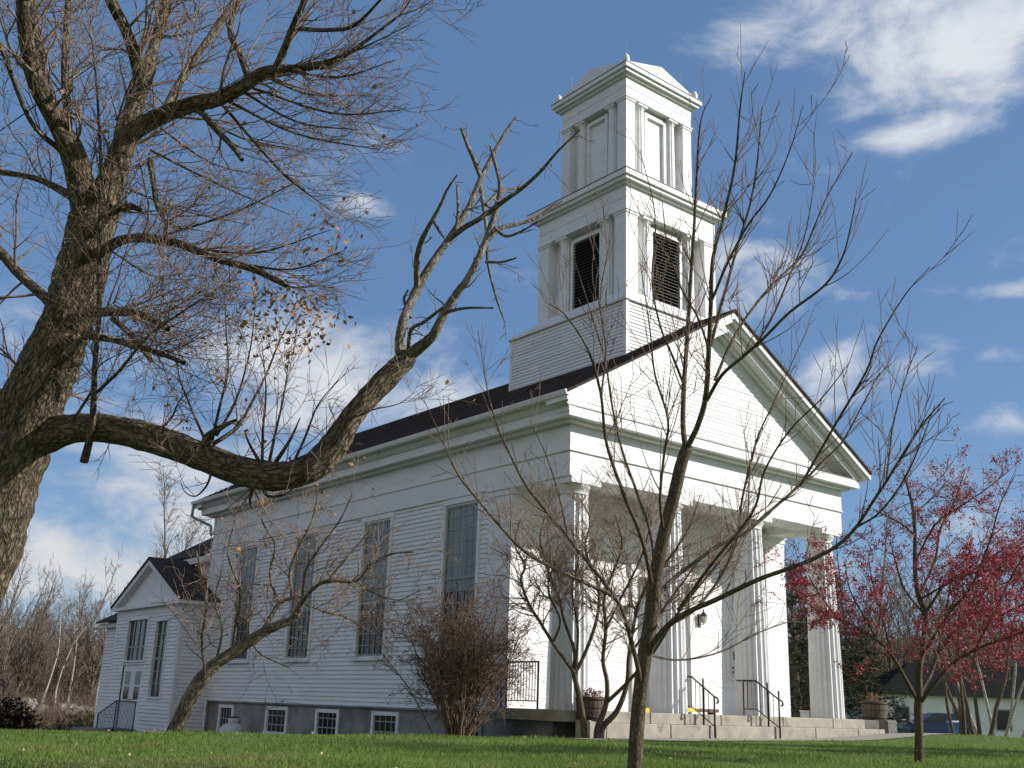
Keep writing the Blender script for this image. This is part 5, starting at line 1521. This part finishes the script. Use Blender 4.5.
# ------------------------------------------------------------------ background trees
def bare_proto(name, seed, H, spread, twigmat, barkmat, lean=.05, r=.12, dens=5.0, low=.25, bushy=False):
    """returns an Empty tree at the origin with trunk and crown"""
    rng = np.random.default_rng(seed)
    root = thing(name, None, 'tree', (0, 0, 0))
    tr = TB(); cr = TB()
    d = unit(np.array((rng.normal()*lean, rng.normal()*lean, 1)))
    P = [np.zeros(3)-np.array((0, 0, .3))]
    n = 12
    for i in range(n):
        d = unit(d+rng.normal(size=3)*.07+np.array((0, 0, .05)))
        P.append(P[-1]+d*(H+.3)/n)
    P = np.array(P); rad = np.linspace(r, r*.12, n+1)
    tr.tube(P, rad, 7)
    C = dict(seg=[.3, .4, .6, .8], wig=.10, up=[.15, .2, .22, .2], ang=(22, 55), dens=[0, 2.6, 2.0, 1.6], ratio=(.35, .7), rmin=.012, taper=.7, rr=.55)
    spawn(cr, np.column_stack([P, rad]), C, 2, dens, (spread*.5, spread), rng, None, t0=low, rk=.55, rmax=.06, ang=(25, 58), bias=(0, 0, .25))
    tr.build('trunk', barkmat, root); cr.build('crown', twigmat, root)
    return root


FWH = unit(np.array((FW[0], FW[1], 0))); RTH = np.array((math.cos(YAW), -math.sin(YAW), 0))


def at(px, d):
    """ground point seen in the column px at forward distance d"""
    r_ = ray(px, 708)
    q = CAM+r_*(d/np.dot(r_, FWH))
    return np.array((q[0], q[1], gz(q[0], q[1])))


def place(proto, q, s, rz, label, group=None, first=False):
    o = proto if first else copy_tree(proto)
    o.location = tuple(float(v) for v in q); o.scale = (s, s, s); o.rotation_euler = (0, 0, rz)
    o['label'] = label; o['category'] = 'tree'
    if group: o['group'] = group
    elif 'group' in o: del o['group']
    return o


R6 = np.random.default_rng(21)
protos = [bare_proto('bare_tree', 100+k, h, sp, FARTW if k % 3 else FARRED, GREYB, r=.13, dens=3.4, low=lo) for k, (h, sp, lo) in enumerate(((9.5, 3.0, .2), (8.2, 3.4, .15), (11, 3.2, .3), (7.4, 2.6, .12), (9.8, 3.0, .22)))]
used = set()


def forest(n, px0, px1, d0, d1, s0, s1, label, group):
    for k in range(n):
        i = int(R6.integers(0, len(protos)))
        px = px0+(px1-px0)*((k+R6.uniform(.1, .9))/n)
        q = at(px, R6.uniform(d0, d1))
        place(protos[i], q, R6.uniform(s0, s1), R6.uniform(0, 6.28), label, group, first=i not in used)
        used.add(i)


forest(190, -90, 172, 68, 125, .62, 1.12, 'bare grey-brown tree standing in the wood behind the church annex', 'trees of the wood at the left')
forest(110, 775, 1090, 92, 140, 1.1, 1.75, 'bare grey tree of the wood beyond the white house', 'trees of the wood at the right')
# two tall thin trees above the annex roof
tp1 = bare_proto('poplar_tree', 300, 17.5, 3.4, FARTW, GREYB, lean=.01, r=.15, dens=5.5, low=.28)
place(tp1, at(149, 74), 1.0, .4, 'tallest pale bare tree rising behind the gable of the annex', first=True)
tp2 = bare_proto('poplar_tree', 301, 15.5, 3.6, FARTW, GREYB, lean=.01, r=.14, dens=5.5, low=.28)
place(tp2, at(116, 80), 1.0, 2.0, 'second tall bare tree, left of the annex gable and a little lower', first=True)
# pale birches at the edge of the left wood
for k, (px, d, s, lab) in enumerate([(93, 66, .62, 'white-barked birch touching the corner of the annex, edge of the wood'), (66, 68, .6, 'grey-white birch with a straight trunk left of the annex'),
                                     (38, 66, .58, 'crooked white birch at the edge of the left wood above the boulders'), (54, 67, .55, 'bent white birch between the two straight birches at the wood')]):
    b_ = bare_proto('birch_tree', 400+k, 13, 2.2, FARTW, BIRCH, lean=.04 if k > 1 else .01, r=.15, dens=3.0, low=.4)
    place(b_, at(px, d), s, k*1.3, lab, first=True)
# near trees at the right, before the white house
for k, (px, d, lab) in enumerate([(958, 33, 'dark many-stemmed bare tree on the mound, left one of two'), (973, 34, 'dark forked bare tree on the mound beside the many-stemmed one')]):
    q = at(px, d)
    rt_ = thing('bare_tree', lab, 'tree', q)
    tr = TB(); cr = TB()
    rg = np.random.default_rng(500+k)
    C = dict(seg=[.15, .2, .3, .3], wig=.12, up=[.2, .25, .3, .3], ang=(25, 55), dens=[0, 4, 3.2, 2.4], ratio=(.35, .7), rmin=.007, taper=.7, rr=.6)
    for s_ in range(3 if k == 0 else 4):
        ln = (s_-1.2)*.26+rg.normal()*.05
        d_ = unit(RTH*ln+FWH*rg.normal()*.2+np.array((0, 0, 1)))
        P = [q-np.array((0, 0, .2))+RTH*(s_-1)*.12]
        for i in range(12):
            d_ = unit(d_+rg.normal(size=3)*.08+np.array((0, 0, .07))); P.append(P[-1]+d_*.42)
        P = np.array(P); r_ = np.linspace(rg.uniform(.06, .095) if k else rg.uniform(.045, .065), .015, 13)
        tr.tube(P, r_, 8)
        spawn(cr, np.column_stack([P, r_]), C, 2, 2.6, (.6, 1.6), rg, None, t0=.35, rk=.5, rmax=.03, bias=(0, 0, .2))
    tr.build('trunk', SAPB, rt_); cr.build('crown', TWIG, rt_)
for k, (px, d, ln, lab) in enumerate([(991, 36, -.06, 'slim white birch between the dark forked tree and the leaning birches'), (997, 37, .30, 'white birch leaning right, nearer the middle of the three'), (1000, 38, .22, 'thin white birch rising beside the leaning one'), (1012, 36, .55, 'strongly slanting white birch at the right edge'), (982, 38, -.45, 'pale thin birch leaning left behind the dark forked tree')]):
    q = at(px, d)
    rt_ = thing('birch_tree', lab, 'tree', q)
    rg = np.random.default_rng(540+k)
    d_ = unit(RTH*ln+FWH*rg.normal()*.1+np.array((0, 0, 1)))
    P = [q-np.array((0, 0, .3))]
    for i in range(14):
        d_ = unit(d_+rg.normal(size=3)*.035+np.array((0, 0, .03))); P.append(P[-1]+d_*.45)
    P = np.array(P); r_ = np.linspace(.062, .010, 15)
    tr = TB(); cr = TB(); tr.tube(P, r_, 8)
    spawn(cr, np.column_stack([P, r_]), dict(seg=[.2, .2, .3, .3], wig=.1, up=[.1, .1, .1, .1], ang=(25, 55), dens=[0, 4, 3, 2], ratio=(.35, .7), rmin=.007, taper=.7, rr=.6), 1, 3.0, (.4, 1.2), rg, None, t0=.42, rk=.5, rmax=.02)
    tr.build('trunk', BIRCH, rt_); cr.build('crown', TWIG, rt_)


# dark firs beyond the porch
def fir(name, label, q, H, rad, seed):
    rg = np.random.default_rng(seed)
    root = thing(name, label, 'conifer', q)
    tr = TB(); cr = TB(); br = TB()
    q = np.array(q, float)
    tr.tube(np.linspace(q-np.array((0, 0, .4)), q+np.array((0, 0, H)), 8), np.linspace(.22, .02, 8), 8)
    for k in range(int(H*34)):
        t = rg.uniform(.02, 1)**.85
        z = H*t
        a = rg.uniform(0, 6.28)
        ln = rad*(1-t)**.8*rg.uniform(.55, 1.15)+.12
        dirh = np.array((math.cos(a), math.sin(a), 0))
        dr = rg.uniform(-.45, .1)
        p0 = q+np.array((0, 0, z)); P = [p0+dirh*ln*u+np.array((0, 0, dr*ln*u*u+.08*ln*u)) for u in np.linspace(0, 1, 5)]
        br.tube(np.array(P), np.linspace(.025, .006, 5), 3)
        nn = int(10+ln*26)
        for _ in range(nn):
            u = rg.uniform(.12, 1.05)
            c = p0+dirh*ln*u+np.array((0, 0, dr*ln*u*u+.08*ln*u))+rg.normal(size=3)*(.10, .10, .05)
            s_ = rg.uniform(.10, .22)
            ax = unit(dirh*.8+rg.normal(size=3)*.6+np.array((0, 0, -.15))); bx_ = unit(np.cross(ax, rg.normal(size=3)))
            cr.quad([c, c+ax*s_*.5+bx_*s_*.11, c+ax*s_, c+ax*s_*.5-bx_*s_*.11])
    tr.build('trunk', GREYB, root); br.build('bough', GREYB, root); cr.build('crown', FIR, root, smooth=False)
    return root


q = at(797, 45); fir('fir_tree', 'dark green fir seen between the last two porch columns', q, 6.2-q[2], 2.1, 61)
q = at(842, 46); fir('fir_tree', 'dark green fir just right of the last porch column', q, 6.0-q[2], 2.3, 62)
q = at(866, 47); fir('fir_tree', 'lower broad fir behind the barrel at the far end of the porch', q, 3.3-q[2], 2.2, 63)

# evergreens beside the lawn, out of the picture at the right: their shade lies along the lawn before the steps
for (x, y, H, rd, sd, lab) in ((9.6, -13.0, 8.2, 2.1, 64, 'tall dark fir beside the lawn, beyond the right edge of the picture'), (11.0, -11.4, 7.6, 1.8, 65, 'dark fir behind the tallest one beside the lawn'), (8.4, -14.4, 5.6, 1.7, 66, 'shortest fir of the three beside the lawn')):
    fir('fir_tree', lab, (x, y, gz(x, y)), H, rd, sd)

# white house, car and bin far at the right
hq = at(1010, 82); gzh = hq[2]
ho = thing('white_house', 'low white house with a dark hipped roof far behind the right-hand trees', 'house', hq)
def HP(u, v, z): return tuple(hq+RTH*u+FWH*v+np.array((0, 0, z)))
U0, U1, V0, V1, HZ = -9.6, 9.0, 0.0, 9.0, 3.3
def hbox(mb, u0, u1, v0, v1, z0, z1):
    vs = [HP(u0, v0, z0), HP(u1, v0, z0), HP(u1, v1, z0), HP(u0, v1, z0), HP(u0, v0, z1), HP(u1, v0, z1), HP(u1, v1, z1), HP(u0, v1, z1)]
    return mb.add(vs, [(0, 3, 2, 1), (4, 5, 6, 7), (0, 1, 5, 4), (1, 2, 6, 5), (2, 3, 7, 6), (3, 0, 4, 7)])
hbox(MB(), U0, U1, V0, V1, -.8, HZ).build('wall', HWALL, ho)
o_ = .45
MB().add([HP(U0-o_, V0-o_, HZ-.05), HP(U1+o_, V0-o_, HZ-.05), HP(U1+o_, V1+o_, HZ-.05), HP(U0-o_, V1+o_, HZ-.05), HP(U0+4.0, 4.5, HZ+2.5), HP(U1-4.0, 4.5, HZ+2.5)],
         [(0, 1, 5, 4), (1, 2, 5), (2, 3, 4, 5), (3, 0, 4), (0, 3, 2, 1)]).build('roof', HROOF, ho)
for u in (-8.1, -3.7, -.6, 3.6):
    w = hbox(MB(), u-.62, u+.62, -.06, .02, .9, 2.45).build('window', SASH, ho)
    hbox(MB(), u-.5, u+.5, -.075, -.061, 1.0, 2.35).build('pane', DARKGLASS, w)

cq = at(930, 66); cq[2] = gz(cq[0], cq[1])+.45
car = thing('parked_car', 'dark blue hatchback parked in front of the far white house', 'car', cq)
def CP_(u, v, z): return tuple(cq+RTH*u+FWH*v+np.array((0, 0, z)))
def cprism(mb, prof, v0, v1, inset=0):
    n = len(prof)
    vs = [CP_(u, v0, z) for u, z in prof]+[CP_(u, v1, z) for u, z in prof]
    return mb.add(vs, [tuple(range(n)), tuple(range(2*n-1, n-1, -1))]+[(i, i+n, (i+1) % n+n, (i+1) % n) for i in range(n)])
body = [(-1.95, .25), (-1.98, .55), (-1.85, .78), (-.95, .93), (-.25, 1.36), (.2, 1.45), (1.45, 1.42), (1.82, 1.02), (1.92, .7), (1.9, .25)]
cprism(MB(), body, -.82, .82).build('body', CARP, car)
for v in (-.826, .826):
    cprism(MB(), [(-.72, .96), (-.12, 1.34), (.45, 1.38), (.45, .96)], v-.004, v+.004).build('window', CARG, car)
    cprism(MB(), [(.52, .96), (.52, 1.38), (1.38, 1.35), (1.60, .98)], v-.004, v+.004).build('window', CARG, car)
for u in (-1.2, 1.2):
    for v in (-.80, .80):
        c0 = np.array(CP_(u, v-.10, .30)); c1 = np.array(CP_(u, v+.10, .30))
        w = MB().rod(c0, c1, .31, 20).build('wheel', RUBBER, car)
        MB().rod(c0-FWH*.012, c1+FWH*.012, .19, 14).build('rim', STEEL, w)
for v in (-.6, .6):
    MB().rod(CP_(-1.97, v, .62), CP_(-1.90, v, .64), .11, 10).build('headlight', LAMPG, car)
bq = at(954, 60); bq[2] = gz(bq[0], bq[1])+.35
bi = thing('blue_bin', 'blue plastic bin with a pale lid standing beside the far dark car', 'bin', bq)
def bbox(mb, w0, w1, z0, z1):
    P = lambda u, v, z: tuple(bq+RTH*u+FWH*v+np.array((0, 0, z)))
    vs = [P(-w0, -w0, z0), P(w0, -w0, z0), P(w0, w0, z0), P(-w0, w0, z0), P(-w1, -w1, z1), P(w1, -w1, z1), P(w1, w1, z1), P(-w1, w1, z1)]
    return mb.add(vs, [(0, 3, 2, 1), (4, 5, 6, 7), (0, 1, 5, 4), (1, 2, 6, 5), (2, 3, 7, 6), (3, 0, 4, 7)])
bbox(MB(), .26, .33, 0, 1.05).build('bin_body', BLUEP, bi)
bbox(bbox(MB(), .36, .36, 1.051, 1.10), .36, .25, 1.101, 1.16).build('lid', BLUEL, bi)

# wires
def wire(name, label, a, b, sag, r=.012, group='utility wires'):
    a = np.array(a); b = np.array(b)
    t = np.linspace(0, 1, 24)[:, None]
    P = a*(1-t)+b*t; P[:, 2] -= (sag*4*t*(1-t))[:, 0]
    tb = TB(); tb.tube(P, np.full(24, r), 5)
    return tag(tb.build(name, WIRE), label, 'wire', group)
a = dep(785, 648, 52); b = dep(935, 654, 52); d_ = unit(b-a)
wire('utility_wire', 'black wire strung low across the firs right of the porch', a-d_*2.0, b+d_*20, .1, .025)
a = dep(0, 129, 20); b = dep(140, 30, 20); d_ = unit(b-a)
wire('utility_wire', 'thin slanting wire behind the upper trunk of the old maple', a-d_*6, b+d_*5, .05, .012)

# ------------------------------------------------------------------ boulders, brush, dark shrub
for k, (px, py, d, s, lab) in enumerate([(27, 709, 66, .85, 'long pale boulder lying at the foot of the crooked birch'), (41, 712, 66, .6, 'mossy rounded boulder right of the long pale boulder'), (54, 712, 66, .55, 'small grey boulder in the row below the birches'),
                                         (66, 709, 66, .8, 'tilted slab of pale stone standing up in the boulder row'), (73, 714, 66, .7, 'low boulder beside the tilted slab'), (84, 716, 66, .7, 'pale boulder nearest the stoop railing'), (61, 716, 66, .5, 'flat boulder in front of the tilted slab'), (34, 714, 66, .5, 'small boulder between the long pale and the mossy ones')]):
    q = at(px, d)
    rg = np.random.default_rng(700+k)
    mb = MB(); n, mrow = 12, 7
    vs = []; fs = []
    sc = s*np.array((rg.uniform(.8, 1.3), rg.uniform(.6, 1), rg.uniform(.45, .75)))
    for j in range(mrow):
        th = math.pi*j/(mrow-1)
        for i in range(n):
            a = 2*math.pi*i/n
            v = np.array((math.sin(th)*math.cos(a), math.sin(th)*math.sin(a), math.cos(th)))
            rr = 1+.16*math.sin(3*a+k)+.12*math.sin(2*th*2+k*2)+rg.normal()*.05
            p = q+v*sc*rr+np.array((0, 0, sc[2]*.5+.25))
            vs.append(tuple(p))
    for j in range(mrow-1):
        for i in range(n):
            fs.append((j*n+i, (j+1)*n+i, (j+1)*n+(i+1) % n, j*n+(i+1) % n))
    mb.add(vs, fs, True)
    tag(mb.build('boulder', ROCK), lab, 'boulder', 'boulders below the left wood')

c = at(3, 36)
leafy('dark_shrub', SHRUBD, 'dark dense shrub at the far left edge beyond the lawn', 'shrub', (c[0], c[1], c[2]-.1), 1.25, 3800, .12, 77, flat=.62, stems=40)
c = at(86, 46)
leafy('yellow_shrub', material('yellowing_leaf', (.16, .17, .03), (.24, .20, .05), 8, .9), 'yellow-green low shrub at the left end of the stoop railing', 'shrub', (c[0], c[1], c[2]-.1), .75, 900, .10, 78, flat=.75, stems=24)
c = at(70, 45)
leafy('russet_shrub', RUST, 'low russet shrub left of the yellow-green one', 'shrub', (c[0], c[1], c[2]-.1), .7, 500, .09, 79, flat=.7, stems=30)

# dry brush and saplings of the wood floor: nobody could count it
def brush(name, px0, px1, d0, d1, n, h0, h1, mat, seed, r=.02):
    rg = np.random.default_rng(seed)
    tb = TB()
    for _ in range(n):
        q = at(rg.uniform(px0, px1), rg.uniform(d0, d1))
        h = rg.uniform(h0, h1)
        d = unit(np.array((rg.normal()*.4, rg.normal()*.4, 1)))
        P = [q]
        for i in range(4):
            d = unit(d+rg.normal(size=3)*.25); P.append(P[-1]+d*h/4)
        tb.tube(np.array(P), np.linspace(r, r*.3, 5), 3)
        for j in range(rg.integers(3, 9)):
            i = rg.integers(1, 5)
            dd = unit(d+rg.normal(size=3)*.6)
            tb.tube(np.array([P[i], P[i]+dd*h*.2, P[i]+unit(dd+np.array((0, 0, .3)))*h*.36]), np.array((r*.5, r*.4, r*.2)), 3)
    return tag(tb.build(name, mat), kind='stuff')


brush('wood_brush', -80, 175, 67, 112, 3800, .7, 2.6, BRUSH, 81, .02)
brush('wood_brush', -80, 170, 58, 72, 1500, .4, 1.5, BRUSH, 82, .02)
brush('bank_brush', -80, 118, 40, 60, 1100, .15, .55, BRUSH, 86, .012)
brush('wood_brush', 770, 1100, 92, 128, 4200, 1.5, 6.0, BRUSH, 83, .03)
brush('far_wood', -120, 190, 118, 150, 3000, 4, 9.5, FARRED, 84, .04)
brush('far_wood', 760, 1150, 128, 150, 3000, 5, 10, FARTW, 85, .05)

# ------------------------------------------------------------------ grass blades and fallen leaves
def blades(n, seed):
    rg = np.random.default_rng(seed)
    px = rg.uniform(-60, 1084, n)
    inv = rg.uniform(1/33.0, 1/8.2, n)          # even on the picture, so thicker near the camera
    d = 1/inv
    lat = (px-512)/FPX*1.045
    x = CAM[0]+FWH[0]*d+RTH[0]*d*lat; y = CAM[1]+FWH[1]*d+RTH[1]*d*lat
    ok = ~((x > -.4) & (x < 12.2) & (y > -.75)) & ~((x > -.3) & (y > 0) & (y < 27)) & ~((x > -1.4) & (x < 26) & (np.abs(y+1.28+np.clip(x-11, 0, 99)**2*.066) < .62))
    x, y, d = x[ok], y[ok], d[ok]
    z = ground_z(x, y)
    n = len(x)
    h = rg.uniform(.02, .06, n)*(.75+.5*np.sin(x*1.7+.5)*np.sin(y*1.3)+.2)
    w = np.maximum(.004, d*.00042)*rg.uniform(.7, 1.4, n)
    a = rg.uniform(0, 6.28, n)
    lx, ly = rg.normal(size=n)*.35*h, rg.normal(size=n)*.35*h
    ca, sa = np.cos(a)*w, np.sin(a)*w
    V = np.stack([np.stack([x-ca, y-sa, z-.01], -1), np.stack([x+ca, y+sa, z-.01], -1), np.stack([x+ca*.55+lx*.5, y+sa*.55+ly*.5, z+h*.6], -1), np.stack([x+lx, y+ly, z+h], -1)], 1)
    tb = TB(); tb.V.append(V.reshape(-1, 3)); tb.F.append(np.arange(n*4).reshape(n, 4)); tb.n = n*4
    return tb


tag(blades(150000, 91).build('grass', GRASSM, None, smooth=False), kind='stuff')
rg = np.random.default_rng(92)
tb = TB()
for _ in range(190):
    q = at(rg.uniform(-40, 1064), 1/rg.uniform(1/30, 1/8.5))
    if q[0] > -.6 and q[1] > -.8: continue
    tb.leaf(q+np.array((0, 0, .05)), rg.uniform(.025, .055), rg)
tag(tb.build('fallen_leaves', LITTER, None, smooth=False), kind='stuff')
